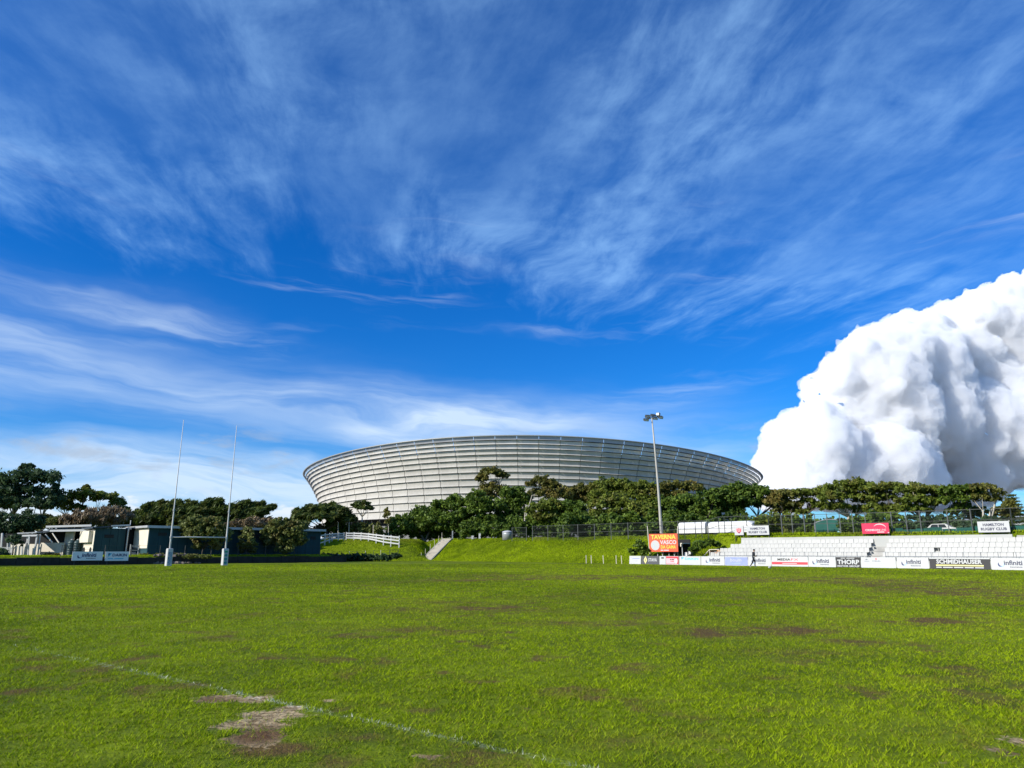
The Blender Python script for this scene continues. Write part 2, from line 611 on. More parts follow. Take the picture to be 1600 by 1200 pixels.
# grass shader shared by the pitch and the ground
def grass_ground(name, with_attr):
    m, t, out = material(name)
    geo = t.n('ShaderNodeNewGeometry')
    pos = geo.outputs['Position']
    n1 = t.noise(pos, 0.16, 5.0, 0.55)
    n2 = t.noise(pos, 1.3, 6.0, 0.6)
    n3 = t.noise(pos, 22.0, 4.0, 0.7)
    v = t.m('ADD', t.m('MULTIPLY', n1, 0.40), t.m('ADD', t.m('MULTIPLY', n2, 0.35), t.m('MULTIPLY', n3, 0.25)))
    v = t.ss(v, 0.36, 0.64)
    c = t.mix(v, (0.060, 0.090, 0.003), (0.190, 0.242, 0.005))
    if with_attr:
        dry = t.attr('dry')
        dirt = t.attr('dirt')
        pt_ = t.attr('paint')
        nd = t.noise(pos, 11.0, 8.0, 0.72)
        dm = t.ss(t.m('ADD', dry, t.m('MULTIPLY', t.m('SUBTRACT', nd, 0.5), 1.0)), 0.15, 0.75)
        c = t.mix(dm, c, t.mix(n3, (0.055, 0.034, 0.010), (0.165, 0.108, 0.032)))
        soil = t.mix(t.ss(nd, 0.35, 0.62), (0.14, 0.090, 0.040), (0.48, 0.365, 0.20))
        mud = t.attr('mud')
        soil = t.mix(t.m('MULTIPLY', mud, t.ss(nd, 0.2, 0.55)), soil, (0.11, 0.058, 0.024))
        ds = t.ss(t.m('ADD', dirt, t.m('MULTIPLY', t.m('SUBTRACT', nd, 0.5), 1.5)), 0.40, 0.66)
        c = t.mix(ds, c, soil)
        c = t.mix(t.m('MULTIPLY', t.m('MULTIPLY', pt_, 0.6), t.ss(nd, 0.42, 0.68)), c, (0.62, 0.63, 0.56))
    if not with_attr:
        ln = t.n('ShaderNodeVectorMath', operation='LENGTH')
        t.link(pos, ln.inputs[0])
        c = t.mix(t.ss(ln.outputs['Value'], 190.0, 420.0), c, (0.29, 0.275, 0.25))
    p = t.n('ShaderNodeBsdfPrincipled')
    p.inputs['Roughness'].default_value = 0.85
    p.inputs['Specular IOR Level'].default_value = 0.1
    t.link(c, p.inputs['Base Color'])
    bm_ = t.n('ShaderNodeBump')
    bm_.inputs['Strength'].default_value = 0.7
    bm_.inputs['Distance'].default_value = 0.05
    t.link(t.m('ADD', n3, t.m('MULTIPLY', n2, 2.0)), bm_.inputs['Height'])
    t.link(bm_.outputs[0], p.inputs['Normal'])
    t.link(p.outputs[0], out.inputs['Surface'])
    return m


M['pitch'] = grass_ground('pitch_turf', True)
M['ground'] = grass_ground('ground_turf', False)


def blade_mat(name, white=False):
    m, t, out = material(name)
    tint = t.attr('tint')
    dry = t.attr('dry')
    geo = t.n('ShaderNodeNewGeometry')
    n1 = t.noise(geo.outputs['Position'], 0.5, 4.0, 0.55)
    f = t.m('ADD', tint, t.m('MULTIPLY', t.m('SUBTRACT', n1, 0.5), 0.9), clamp=True)
    if white:
        c = t.mix(tint, (0.34, 0.40, 0.16), (0.74, 0.74, 0.60))
    else:
        c = t.mix(f, (0.078, 0.142, 0.002), (0.360, 0.460, 0.008))
        c = t.mix(dry, c, (0.20, 0.150, 0.040))
    d = t.n('ShaderNodeBsdfPrincipled')
    d.inputs['Roughness'].default_value = 0.5
    d.inputs['Specular IOR Level'].default_value = 0.06
    t.link(c, d.inputs['Base Color'])
    tr = t.n('ShaderNodeBsdfTranslucent')
    t.link(c, tr.inputs['Color'])
    mx = t.n('ShaderNodeMixShader')
    mx.inputs[0].default_value = 0.35
    t.link(d.outputs[0], mx.inputs[1])
    t.link(tr.outputs[0], mx.inputs[2])
    t.link(mx.outputs[0], out.inputs['Surface'])
    return m


M['blade'] = blade_mat('grass_blade')
M['blade_white'] = blade_mat('painted_blade', True)

# ------------------------------------------------------------------ pitch and ground
# worn places: (pixel x, pixel y, half width px, half height px, strength)
DIRT = [(345, 1091, 46, 6, 1.15), (398, 1092, 32, 6, 1.1), (450, 1107, 32, 7, 1.1), (425, 1117, 62, 8, 1.3), (395, 1131, 56, 11, 1.25), (400, 1150, 44, 13, 1.05),
        (513, 1094, 22, 2.6, 1.0), (470, 1108, 14, 4, 0.8), (1596, 1160, 30, 14, 0.9), (1560, 1170, 26, 12, 0.7), (672, 1181, 36, 5, 0.75),
        (830, 1106, 26, 4, 0.62), (1120, 1172, 26, 5, 0.6), (1470, 1190, 24, 6, 0.6)]
MUD = [(672, 1181, 40, 6, .6), (405, 1148, 60, 16, 1.1), (355, 1094, 20, 5, .9), (330, 1092, 30, 6, 0.9), (835, 1106, 30, 5, 1.0), (1120, 1172, 30, 6, 1.0), (1590, 1176, 40, 10, 0.8),
       (1130, 990, 120, 12, 1.0), (1230, 985, 120, 12, 1.0)]
DRY = [(1130, 990, 75, 9, 0.8), (1235, 984, 70, 8, 0.75), (1330, 1004, 60, 6, 0.65), (1430, 972, 70, 4, 0.55), (1100, 906, 60, 2.2, 0.6),
       (1330, 948, 70, 2.5, 0.6), (1210, 941, 20, 1.3, 0.7), (690, 941, 80, 3, 0.4), (930, 975, 120, 5, 0.45), (700, 907, 60, 1.8, 0.35),
       (400, 915, 60, 2.2, 0.3), (620, 910, 60, 2, 0.3), (1440, 967, 40, 2, 0.7), (1060, 925, 90, 3, 0.35), (160, 1062, 40, 5, 0.5),
       (250, 1075, 45, 4, 0.5), (60, 1030, 40, 5, 0.4), (600, 985, 120, 6, 0.3), (350, 1000, 50, 4, 0.35), (560, 1150, 70, 10, 0.5),
       (960, 1160, 120, 14, 0.35), (1250, 1020, 120, 8, 0.4), (1300, 925, 160, 4, 0.3), (860, 935, 120, 4, 0.25), (420, 1170, 80, 14, 0.6),
       (740, 952, 110, 4, 0.35), (1500, 1150, 90, 20, 0.35), (1015, 1042, 30, 3, 0.45), (1210, 1060, 40, 4, 0.35), (1100, 1150, 60, 10, 0.4)]


def patches(x, y, lst):
    v = np.zeros_like(x)
    for px, py, rx, ry, s in lst:
        c = ground_pt(px, py)
        ex = ground_pt(px + rx, py).x - c.x
        ey = (ground_pt(px, py - ry).y - ground_pt(px, py + ry).y) / 2
        q = ((x - c.x) / ex) ** 2 + ((y - c.y) / ey) ** 2
        v = np.maximum(v, s * np.exp(-q * 0.9))
    return v


LA, LB = ground_pt(15, 1007), ground_pt(905, 1198)
LB2 = LB + (LB - LA) * 0.6


def line_mask(x, y):
    ax, ay = LB2.x - LA.x, LB2.y - LA.y
    L2 = ax * ax + ay * ay
    k = ((x - LA.x) * ax + (y - LA.y) * ay) / L2
    dist = np.abs((x - LA.x) * ay - (y - LA.y) * ax) / math.sqrt(L2)
    wob = 0.030 * (fbm(x, y, 6.0, 3) - 0.5)
    m_ = s01((0.058 + wob - dist) / 0.03)
    fade = 0.35 + 0.65 * s01((fbm(x, y, 1.1, 3) - 0.30) / 0.3)
    start = s01(k / 0.25) * 0.7 + 0.3
    return m_ * fade * start * ((k > 0) & (k < 1))


def wear(x, y):
    n1 = fbm(x, y, 0.9, 5) - 0.5
    n2 = fbm(x + 40, y, 3.3, 4) - 0.5
    dirt = patches(x, y, DIRT) + (n1 * 0.8 + n2 * 0.9) * 0.9 * (patches(x, y, DIRT) > 0.05)
    wide = s01((fbm(x - 9, y + 5, 0.10, 4) - 0.47) / 0.2) * s01((np.hypot(x, y) - 14) / 12)
    dry = 1.35 * patches(x, y, DRY) * (0.75 + 0.9 * n1 + 1.4 * n2) + 0.80 * wide * s01((x + 12) / 16) * s01((72 - np.hypot(x, y)) / 25) * (0.6 + 2.2 * n2 + n1)
    spots = s01((fbm(x + 3, y - 7, 1.1, 5, .6) - 0.585) / 0.08) * 0.75
    dry = np.maximum(dry, spots * (0.6 + n2))
    return np.clip(dirt, 0, 1.2), np.clip(dry, 0, 1), np.clip(patches(x, y, MUD), 0, 1)


rr = np.exp(np.arange(math.log(4.2), math.log(165), 0.0080))
aa = np.arange(-1.02, 1.03, 0.0084)
RR, AA = np.meshgrid(rr, aa, indexing='ij')
PX, PY = RR * np.sin(AA), RR * np.cos(AA)
dirt_a, dry_a, mud_a = wear(PX, PY)
paint_a = line_mask(PX, PY)
PZ = 0.012 * (fbm(PX, PY, 0.8, 4) - 0.5) - 0.012 * np.clip(dirt_a, 0, 1)
xc = (PX[:-1, :-1] + PX[1:, 1:]) / 2
yc = (PY[:-1, :-1] + PY[1:, 1:]) / 2
keep = (H(xc, yc) < 0.004)
me = grid_mesh('pitch', PX, PY, PZ, keep, {'dirt': dirt_a, 'dry': dry_a, 'mud': mud_a, 'paint': paint_a})
pitch = link('pitch', me, M['pitch'], smooth=True)
tag(pitch, 'green rugby pitch with worn brown patches', kind='structure')

gx = np.concatenate([np.linspace(-4000, -300, 16), np.linspace(-260, -75, 14), np.arange(-70, 75, 0.6), np.linspace(80, 300, 16), np.linspace(400, 4000, 14)])
gy = np.concatenate([np.linspace(-4000, -60, 16), np.arange(-40, 50, 6.0), np.arange(50, 152, 0.6), np.linspace(156, 300, 14), np.linspace(400, 6000, 16)])
GX, GY = np.meshgrid(gx, gy, indexing='ij')
HZ = H(GX, GY)
GZ = HZ + 0.12 * (fbm(GX, GY, 0.5, 3) - 0.5) * s01(HZ / 0.8) - 0.03
me = grid_mesh('ground', GX, GY, GZ)
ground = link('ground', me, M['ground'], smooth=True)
tag(ground, 'grassy ground with a bank rising behind the pitch', kind='structure')


# grass blades ----------------------------------------------------------
def blades(x, y, z, h, w, lean, tint, dry):
    n = len(x)
    yaw = RNG.random(n) * 2 * np.pi
    la = RNG.random(n) * 2 * np.pi
    lx = np.cos(la) * lean * h + 0.10 * h
    ly = np.sin(la) * lean * h
    cx, sx = np.cos(yaw) * w, np.sin(yaw) * w
    v = np.empty((n, 3, 3), np.float32)
    v[:, 0] = np.stack([x - cx, y - sx, z - 0.004], -1)
    v[:, 1] = np.stack([x + cx, y + sx, z - 0.004], -1)
    v[:, 2] = np.stack([x + lx, y + ly, z + h], -1)
    t3 = np.repeat(tint, 3)
    d3 = np.repeat(dry, 3)
    return v.reshape(-1, 3), t3, d3


NB = 1060000
lo_r, hi_r = 5.0, 92.0
u_ = RNG.random(int(NB * 2.1))
# radial density ~ r^-2.1 per area beyond 9 m, level inside
rs = np.linspace(lo_r, hi_r, 4000)
pdf = rs * np.where(rs < 9, 1.0, (rs / 9) ** -2.0)
cdf = np.cumsum(pdf)
cdf /= cdf[-1]
r_ = np.interp(u_, cdf, rs)
a_ = (RNG.random(len(r_)) - 0.5) * 2 * 0.88
bx, by = r_ * np.sin(a_), r_ * np.cos(a_)
dirt_b, dry_b, _ = wear(bx, by)
dirt_b = dirt_b + 1.1 * (fbm(bx, by, 9.0, 3, .7) - .5) * (dirt_b > .08)
tuft = s01((fbm(bx, by, 15.0, 3, .7) - 0.36) / 0.26)
near_ = s01((26 - r_) / 14)
dens = np.clip(1.1 - 1.4 * s01((dirt_b - 0.15) / 0.75) - 0.85 * s01((dry_b - .15) / .6), 0.05, 1) * (1 - near_ * (1 - (.07 + .93 * tuft)))
dens = dens * np.where(np.abs(a_) > 0.70, 0.40, 1.0)
ok = (RNG.random(len(r_)) < dens) & (H(bx, by) < 0.01) & (by > 3.4)
bx, by, r_, dry_b = bx[ok][:NB], by[ok][:NB], r_[ok][:NB], dry_b[ok][:NB]
nb = len(bx)
clump = fbm(bx, by, 1.4, 4)
tuft = s01((fbm(bx, by, 15.0, 3, .7) - 0.36) / 0.26)
hh = (0.010 + 0.022 * RNG.random(nb)) * (0.35 + 0.6 * clump + 0.6 * tuft) * (1 + r_ / 60) * (1 - 0.4 * dry_b)
ww = 0.0021 * (0.6 + 0.8 * RNG.random(nb)) * (1 + r_ / 8.0)
broad = fbm(bx + 7, by, 0.075, 3) - 0.5
tint = np.clip(0.46 + 1.3 * broad + 0.34 * RNG.standard_normal(nb) + 0.7 * (clump - 0.5) + 0.45 * (tuft - 0.5), 0, 1)
dryv = np.clip(1.3 * dry_b * (0.3 + 0.9 * RNG.random(nb)) + (RNG.random(nb) < 0.11) * 0.7, 0, 1)
lm = line_mask(bx, by)
isw = RNG.random(nb) < lm * (0.26 + 0.36 * s01((bx + 5.5) / 5))
v, t3, d3 = blades(bx[~isw], by[~isw], np.zeros((~isw).sum()), hh[~isw], ww[~isw], 1.1, tint[~isw], dryv[~isw])
o = link('grass', fast_mesh('grass', v, 3, {'tint': t3, 'dry': d3}), M['blade'])
tag(o, 'short mown grass growing over the pitch', 'grass', kind='stuff')
v, t3, d3 = blades(bx[isw], by[isw], np.zeros(isw.sum()), hh[isw] * 0.9, ww[isw] * 1.5, 0.8, RNG.random(isw.sum()), dryv[isw])
o = link('touchline_marking', fast_mesh('touchline_marking', v, 3, {'tint': t3, 'dry': d3}), M['blade_white'])
tag(o, 'faded white touchline painted on the grass', kind='structure')

# longer grass on the bank and the terrace edge
nb = 190000
tt = RNG.uniform(-92, 24, nb)
dd = RNG.uniform(0.8, 13.0, nb)
bx = B0.x + U.x * tt + N.x * dd
by = B0.y + U.y * tt + N.y * dd
ee = RNG.uniform(-1.5, 5.0, 40000)
kk = RNG.uniform(-20, 30, 40000)
bx = np.concatenate([bx, C0.x + U.x * ee + N.x * kk, RNG.uniform(-46, -8, 40000)])
by = np.concatenate([by, C0.y + U.y * ee + N.y * kk, RNG.uniform(116, 134, 40000)])
bh = H(bx, by)
dS, tS = dt(bx, by)
eb = (bx - C0.x) * U.x + (by - C0.y) * U.y
kb_ = (bx - C0.x) * N.x + (by - C0.y) * N.y
sA, sB = on_line(666, 1.0, 0.2)[0], on_line(699, 9.3, 3.8)[0]
sl = (sB - sA).length
sx_, sy_ = (sB - sA).normalized().x, (sB - sA).normalized().y
s_al = (bx - sA.x) * sx_ + (by - sA.y) * sy_
s_ac = np.abs((bx - sA.x) * sy_ - (by - sA.y) * sx_)
ok = (bh > 0.03) & ~((tS > T_STAND - 0.3) & (dS < 6.7)) & ~((eb > 3.3) & (eb < 5.2) & (kb_ < 26)) & ~((s_ac < 1.25) & (s_al > -1) & (s_al < sl + .5))
bx, by, bh, dS, tS = bx[ok], by[ok], bh[ok], dS[ok], tS[ok]
nb = len(bx)
cl = fbm(bx, by, 0.45, 5)
top = s01((bh - 2.2) / 1.4)
hh = (0.08 + 0.17 * RNG.random(nb)) * (0.35 + 1.1 * cl) * (0.75 + 0.45 * top)
tint = np.clip(0.62 + 0.22 * RNG.standard_normal(nb) + 1.3 * (cl - 0.5) + 0.15 * s01((2.4 - bh) / 2.0), 0, 1)
dryv = np.clip(top * s01((fbm(bx, by, 0.18, 4) - 0.5) / 0.2) * 0.75 * RNG.random(nb) + (RNG.random(nb) < 0.06) * 0.5, 0, 1)
v, t3, d3 = blades(bx, by, bh, hh, 0.035 * (0.6 + RNG.random(nb)), 0.6, tint, dryv)
o = link('bank_grass', fast_mesh('bank_grass', v, 3, {'tint': t3, 'dry': d3}), M['blade'])
tag(o, 'longer rough grass covering the bank', 'grass', kind='stuff')

# ------------------------------------------------------------------ stadium
ST_C = Vector((11.0, 415.0, 0))
NBAY = 88
# band edges from the top of the base to the rim, the bands get shallower upwards
bh_ = np.linspace(3.3, 1.45, 13)
bh_ = bh_ / bh_.sum()
VE = np.concatenate([[0], np.cumsum(bh_)])


def st_r(v):
    return 116.6 + 10.6 * max(v, 0) ** 2.0


def st_z(v, ph):
    top = 43.6 + 3.9 * math.cos(2 * (ph + 0.10)) - 0.9 * math.sin(ph)
    return 15.4 + (top - 15.4) * v


def st_p(v, ph, off=0.0, dz_=0.0):
    r_ = st_r(v) + off
    return Vector((ST_C.x + r_ * math.sin(ph), ST_C.y - r_ * math.cos(ph), st_z(v, ph) + dz_))


def membrane(name, base, see, trans):
    m, t, out = material(name)
    geo = t.n('ShaderNodeNewGeometry')
    n1 = t.noise(geo.outputs['Position'], 0.12, 4.0, 0.6)
    n2 = t.noise(geo.outputs['Position'], 1.2, 5.0, 0.6)
    f = t.m('ADD', t.m('MULTIPLY', n1, 0.6), t.m('MULTIPLY', n2, 0.4))
    c = t.mix(t.ss(f, 0.35, 0.65), tuple(x * 0.88 for x in base), tuple(x * 1.08 for x in base))
    d = t.n('ShaderNodeBsdfDiffuse')
    t.link(c, d.inputs['Color'])
    tl = t.n('ShaderNodeBsdfTranslucent')
    t.link(c, tl.inputs['Color'])
    m1 = t.n('ShaderNodeMixShader')
    m1.inputs[0].default_value = trans
    t.link(d.outputs[0], m1.inputs[1])
    t.link(tl.outputs[0], m1.inputs[2])
    tp = t.n('ShaderNodeBsdfTransparent')
    m2 = t.n('ShaderNodeMixShader')
    m2.inputs[0].default_value = see
    t.link(m1.outputs[0], m2.inputs[1])
    t.link(tp.outputs[0], m2.inputs[2])
    t.link(m2.outputs[0], out.inputs['Surface'])
    return m


M['membrane'] = membrane('facade_membrane', (0.50, 0.475, 0.43), 0.06, 0.08)
M['membrane_top'] = membrane('rim_membrane', (0.26, 0.255, 0.245), 0.10, 0.08)
M['steel_white'] = paint('white_steel', (0.62, 0.61, 0.58), 0.5, 0.05)
M['bowl'] = paint('bowl_concrete', (0.06, 0.06, 0.058), 0.9, 0.15, 0.2)
M['base_wall'] = paint('base_concrete', (0.17, 0.165, 0.16), 0.85, 0.12, 0.15, 0.3, (0.09, 0.09, 0.09))

stadium = thing('stadium', 'huge bowl shaped stadium wrapped in pale grey banded membrane above the trees', 'stadium', (ST_C.x, ST_C.y, 3.4))


def panel_geo(mb, band, bay, ns=4):
    p0 = 2 * math.pi * (bay + 0.012) / NBAY
    p1 = 2 * math.pi * (bay + 0.988) / NBAY
    v0, v1 = VE[band], VE[band + 1]
    span = v1 - v0
    vs = []
    prof = [(0.00, 0.55), (0.08, 0.38), (0.24, 0.12), (0.50, -0.08), (0.78, -0.16), (0.94, -0.14)]
    for w, off in prof:
        for k in range(ns + 1):
            ph = p0 + (p1 - p0) * k / ns
            sag = -0.10 * math.sin(math.pi * k / ns)
            vs.append(st_p(v0 + span * w, ph, off + sag))
    fs = []
    for i in range(len(prof) - 1):
        for k in range(ns):
            a = i * (ns + 1) + k
            fs.append((a, a + 1, a + ns + 2, a + ns + 1))
    mb.add(vs, fs)


vis = []
rest = MB()
rest_top = MB()
for band in range(13):
    for bay in range(NBAY):
        ph = 2 * math.pi * (bay + 0.5) / NBAY
        ph = (ph + math.pi) % (2 * math.pi) - math.pi
        p = st_p((VE[band] + VE[band + 1]) / 2, ph)
        # size in view: facing share over distance
        nrm = Vector((math.sin(ph), -math.cos(ph), 0))
        to = Vector((0, 0, CAM_Z)) - p
        face = nrm.dot(to.normalized())
        hidden = (band == 0 and abs(ph) < 1.2 and ph > -0.55) or (band == 1 and ph > -0.30)
        vis.append((0 if hidden else face / to.length * bh_[band], band, bay))
vis.sort(reverse=True)
own = set((b, k) for _, b, k in vis[:290])
for band in range(13):
    for bay in range(NBAY):
        if (band, bay) in own:
            mb = MB()
            panel_geo(mb, band, bay)
            mb.build('facade_panel', M['membrane_top'] if band >= 12 else M['membrane'], stadium)
        else:
            panel_geo(rest_top if band >= 12 else rest, band, bay, 3)
o = rest.build('facade_panels', M['membrane'], stadium)
tag(o, kind='stuff')
o = rest_top.build('rim_panels', M['membrane_top'], stadium)
tag(o, kind='stuff')


def ring(prof, n=176):
    """prof: list of functions ph -> (r, z)"""
    mb = MB()
    vs = []
    for f in prof:
        for k in range(n):
            ph = 2 * math.pi * k / n
            r_, z_ = f(ph)
            vs.append((ST_C.x + r_ * math.sin(ph), ST_C.y - r_ * math.cos(ph), z_))
    fs = []
    for i in range(len(prof) - 1):
        for k in range(n):
            k2 = (k + 1) % n
            fs.append((i * n + k, i * n + k2, (i + 1) * n + k2, (i + 1) * n + k))
    return mb.add(vs, fs)


# rim tube with its light upper edge
ring([lambda p: (st_r(1.0) + 0.25, st_z(1, p) - 0.15), lambda p: (st_r(1.0) + 0.55, st_z(1, p) + 0.10),
      lambda p: (st_r(1.0) + 0.35, st_z(1, p) + 0.38), lambda p: (st_r(1.0) - 0.35, st_z(1, p) + 0.38),
      lambda p: (st_r(1.0) - 0.45, st_z(1, p) - 0.10)]).build('rim', M['grey_metal'], stadium, True)
# inner bowl and roof
ring([lambda p: (103.0, 3.0), lambda p: (103.0, 20.0), lambda p: (108.0, st_z(0.62, p)), lambda p: (st_r(.86) - 7.0, st_z(0.86, p))]).build('bowl_wall', M['bowl'], stadium, True)
ring([lambda p: (st_r(.86) - 7.1, st_z(0.86, p)), lambda p: (108.0, st_z(0.88, p)), lambda p: (70.0, st_z(0.90, p) - 4)]).build('roof', M['bowl'], stadium, True)
# hoops that carry the bands
for band in range(1, 13):
    v_ = VE[band]
    ring([lambda p: (st_r(v_) - 0.35, st_z(v_, p) - 0.22), lambda p: (st_r(v_) - 0.10, st_z(v_, p)),
          lambda p: (st_r(v_) - 0.35, st_z(v_, p) + 0.22), lambda p: (st_r(v_) - 0.6, st_z(v_, p)),
          lambda p: (st_r(v_) - 0.35, st_z(v_, p) - 0.22)], 132).build('hoop', M['dark_metal'], stadium, True)
# white trusses behind the membrane
for bay in range(NBAY):
    ph = 2 * math.pi * bay / NBAY
    phn = (ph + math.pi) % (2 * math.pi) - math.pi
    if abs(phn) > 1.75:
        continue
    mb = MB()
    outer = [st_p(v, ph, -1.1) for v in (0.02, 0.2, 0.4, 0.6, 0.75, 0.88, 0.97)]
    inner = [st_p(v, ph, o_) for v, o_ in ((0.02, -2.2), (0.2, -2.6), (0.4, -3.2), (0.6, -4.2), (0.75, -5.6), (0.86, -7.2), (0.93, -9.0))]
    mb.tube(outer, 0.26, 6)
    mb.tube(inner, 0.24, 6)
    for k in range(len(outer)):
        mb.bar(outer[k], inner[k], 0.22)
        if k + 1 < len(outer):
            mb.bar(inner[k], outer[k + 1], 0.18)
    # the pale plate between rim and truss head
    mb.build('truss', M['steel_white'], stadium)
    tp_ = Vector(outer[-1])
    tg = Vector((math.cos(ph), math.sin(ph), 0))
    mb = MB()
    mb.add([outer[-1] + tg * 0.1, outer[-2] + tg * 0.1, inner[-1] + tg * 0.1, outer[-1] + tg * 0.16, outer[-2] + tg * 0.16, inner[-1] + tg * 0.16],
           [(0, 1, 2), (5, 4, 3), (0, 3, 4, 1), (1, 4, 5, 2), (2, 5, 3, 0)])
    mb.build('gusset', M['steel_white'], stadium)
# base storey
ring([lambda p: (114.4, 15.2), lambda p: (108.0, 15.0), lambda p: (108.0, 12.0)]).build('soffit', M['bowl'], stadium)
ring([lambda p: (108.5, 12.4), lambda p: (115.0, 12.4), lambda p: (115.0, 3.0)]).build('base_wall', M['base_wall'], stadium, False)
for k in range(132):
    ph = 2 * math.pi * k / 132
    phn = (ph + math.pi) % (2 * math.pi) - math.pi
    if -1.2 < phn < 0.2:
        x_, y_ = ST_C.x + 114.2 * math.sin(ph), ST_C.y - 114.2 * math.cos(ph)
        MB().tube([(x_, y_, 12.4), (x_, y_, 15.2)], 0.3, 6).build('column', M['base_wall'], stadium)

# ------------------------------------------------------------------ lettering
M['pink'] = paint('pink_print', (0.72, 0.36, 0.38), 0.5, 0.08)
M['ink'] = paint('ink_print', (0.045, 0.05, 0.085), 0.5, 0.1)
_font_cache = {}


def glyphs(body, bold=0.0):
    key = (body, bold)
    if key in _font_cache:
        return _font_cache[key]
    cu = bpy.data.curves.new('lettering_source', 'FONT')
    cu.body = body
    cu.size = 1.0
    cu.offset = bold
    cu.resolution_u = 2
    cu.fill_mode = 'FRONT'
    ob = bpy.data.objects.new('lettering_source', cu)
    COL.objects.link(ob)
    bpy.context.view_layer.update()
    ev = ob.evaluated_get(bpy.context.evaluated_depsgraph_get())
    me = ev.to_mesh()
    vs = np.array([v.co[:] for v in me.vertices]) if len(me.vertices) else np.zeros((0, 3))
    fs = [tuple(p.vertices) for p in me.polygons]
    ev.to_mesh_clear()
    bpy.data.objects.remove(ob)
    bpy.data.curves.remove(cu)
    _font_cache[key] = (vs, fs)
    return vs, fs


class Face:
    """flat drawing surface: origin at the lower left corner seen from the front, right and up axes, front normal"""
    def __init__(self, o, right, up, parent, proud=0.006):
        self.o = Vector(o)
        self.r = Vector(right).normalized()
        self.u = Vector(up).normalized()
        self.n = self.r.cross(self.u).normalized()
        self.parent = parent
        self.k = proud

    def P(self, x, y, lift=1):
        return self.o + self.r * x + self.u * y + self.n * (self.k * lift)

    def text(self, body, x, y, w, h, mat, bold=0.0, name='lettering', lift=1, vertical=False):
        vs, fs = glyphs(body, bold)
        if len(vs) == 0:
            return None
        lo = vs.min(0)
        hi_ = vs.max(0)
        s = (vs - lo) / np.maximum(hi_ - lo, 1e-6)
        if vertical:
            pts = [self.P(x + (1 - q[1]) * w, y + q[0] * h, lift) for q in s]
        else:
            pts = [self.P(x + q[0] * w, y + q[1] * h, lift) for q in s]
        mb = MB()
        mb.add(pts, fs)
        return mb.build(name, M[mat], self.parent)

    def rect(self, x, y, w, h, mat, name='stripe', lift=1):
        mb = MB()
        mb.poly([self.P(x, y, lift), self.P(x + w, y, lift), self.P(x + w, y + h, lift), self.P(x, y + h, lift)])
        return mb.build(name, M[mat], self.parent)

    def poly(self, pts, mat, name='logo', lift=1):
        mb = MB()
        mb.poly([self.P(x, y, lift) for x, y in pts])
        return mb.build(name, M[mat], self.parent)

    def disc(self, x, y, rx, ry, mat, name='logo', lift=1, n=24):
        return self.poly([(x + rx * math.cos(2 * math.pi * k / n), y + ry * math.sin(2 * math.pi * k / n)) for k in range(n)], mat, name, lift)

    def dashes(self, x, y, w, h, mat, n, lift=1):
        """a line of print too small to read: a few word-long marks"""
        mb = MB()
        wid = np.array([0.7 + 0.6 * ((k * 7919) % 10) / 10 for k in range(n)])
        gap = 0.16 if n > 1 else 0
        un = w / (wid.sum() + gap * (n - 1))
        q = x
        for k in range(n):
            e = q + wid[k] * un
            mb.poly([self.P(q, y, lift), self.P(e, y, lift), self.P(e, y + h, lift), self.P(q, y + h, lift)])
            q = e + gap * un
        return mb.build('small_print', M[mat], self.parent)

    def arc(self, x, y, rx, ry, a0, a1, th, mat, name='logo', lift=1, n=14, taper=True):
        mb = MB()
        vs = []
        for k in range(n + 1):
            a = R(a0 + (a1 - a0) * k / n)
            tt_ = th * (math.sin(math.pi * (k + 0.6) / (n + 1.2)) if taper else 1.0)
            vs.append(self.P(x + (rx - tt_ / 2) * math.cos(a), y + (ry - tt_ / 2) * math.sin(a), lift))
            vs.append(self.P(x + (rx + tt_ / 2) * math.cos(a), y + (ry + tt_ / 2) * math.sin(a), lift))
        fs = [(2 * k, 2 * k + 1, 2 * k + 3, 2 * k + 2) for k in range(n)]
        mb.add(vs, fs)
        return mb.build(name, M[mat], self.parent)


def infiniti(F, w, h, x0=0.22, dark='ink'):
    """small leaf mark, the word and a small line under it"""
    F.arc(w * (x0 + 0.075), h * 0.52, w * 0.055, h * 0.22, 150, 300, h * 0.13, 'navy')
    F.arc(w * (x0 + 0.085), h * 0.50, w * 0.075, h * 0.24, 230, 380, h * 0.09, 'sky_print')
    F.text('infiniti', w * (x0 + 0.16), h * 0.40, w * 0.46, h * 0.42, dark, 0.028)
    F.text('insurance', w * (x0 + 0.30), h * 0.20, w * 0.31, h * 0.11, dark, 0.03)


# ------------------------------------------------------------------ advertising boards along the far touchline
BOARD_D = 0.25


def board(px0, px1, mat, label, cat='board', h=0.98, d=BOARD_D, z0=0.03, name='advertising_board', group='advertising boards along the far touchline', tilt=0.10):
    a, t0 = on_line(px0, d, 0.5)
    b, t1 = on_line(px1, d, 0.5)
    L = (b - a).length - 0.02
    mid = (a + b) / 2
    root = thing(name, label, cat, (mid.x, mid.y, 0), group)
    up = (Vector((0, 0, 1)) + N * tilt).normalized()
    nor = U.cross(up).normalized()      # towards the pitch
    a0 = Vector((a.x, a.y, z0)) + U * 0.01
    c = a0 + U * (L / 2) + up * (h / 2) - nor * 0.02
    MB().box(c, (L, 0.036, h), U, None, up).build('panel', M[mat], root)
    for f in (0.12, 0.88):
        q = a0 + U * (L * f) - nor * 0.05
        mb = MB().bar(q + up * (h * 0.9), q + N * 0.35 + Vector((0, 0, -z0)), 0.04)
        mb.bar(q + up * (h * 0.95), q + up * 0.02, 0.04)
        mb.build('strut', M['dark_metal'], root)
    return root, Face(a0 - nor * 0.002, U, up, root), L, h


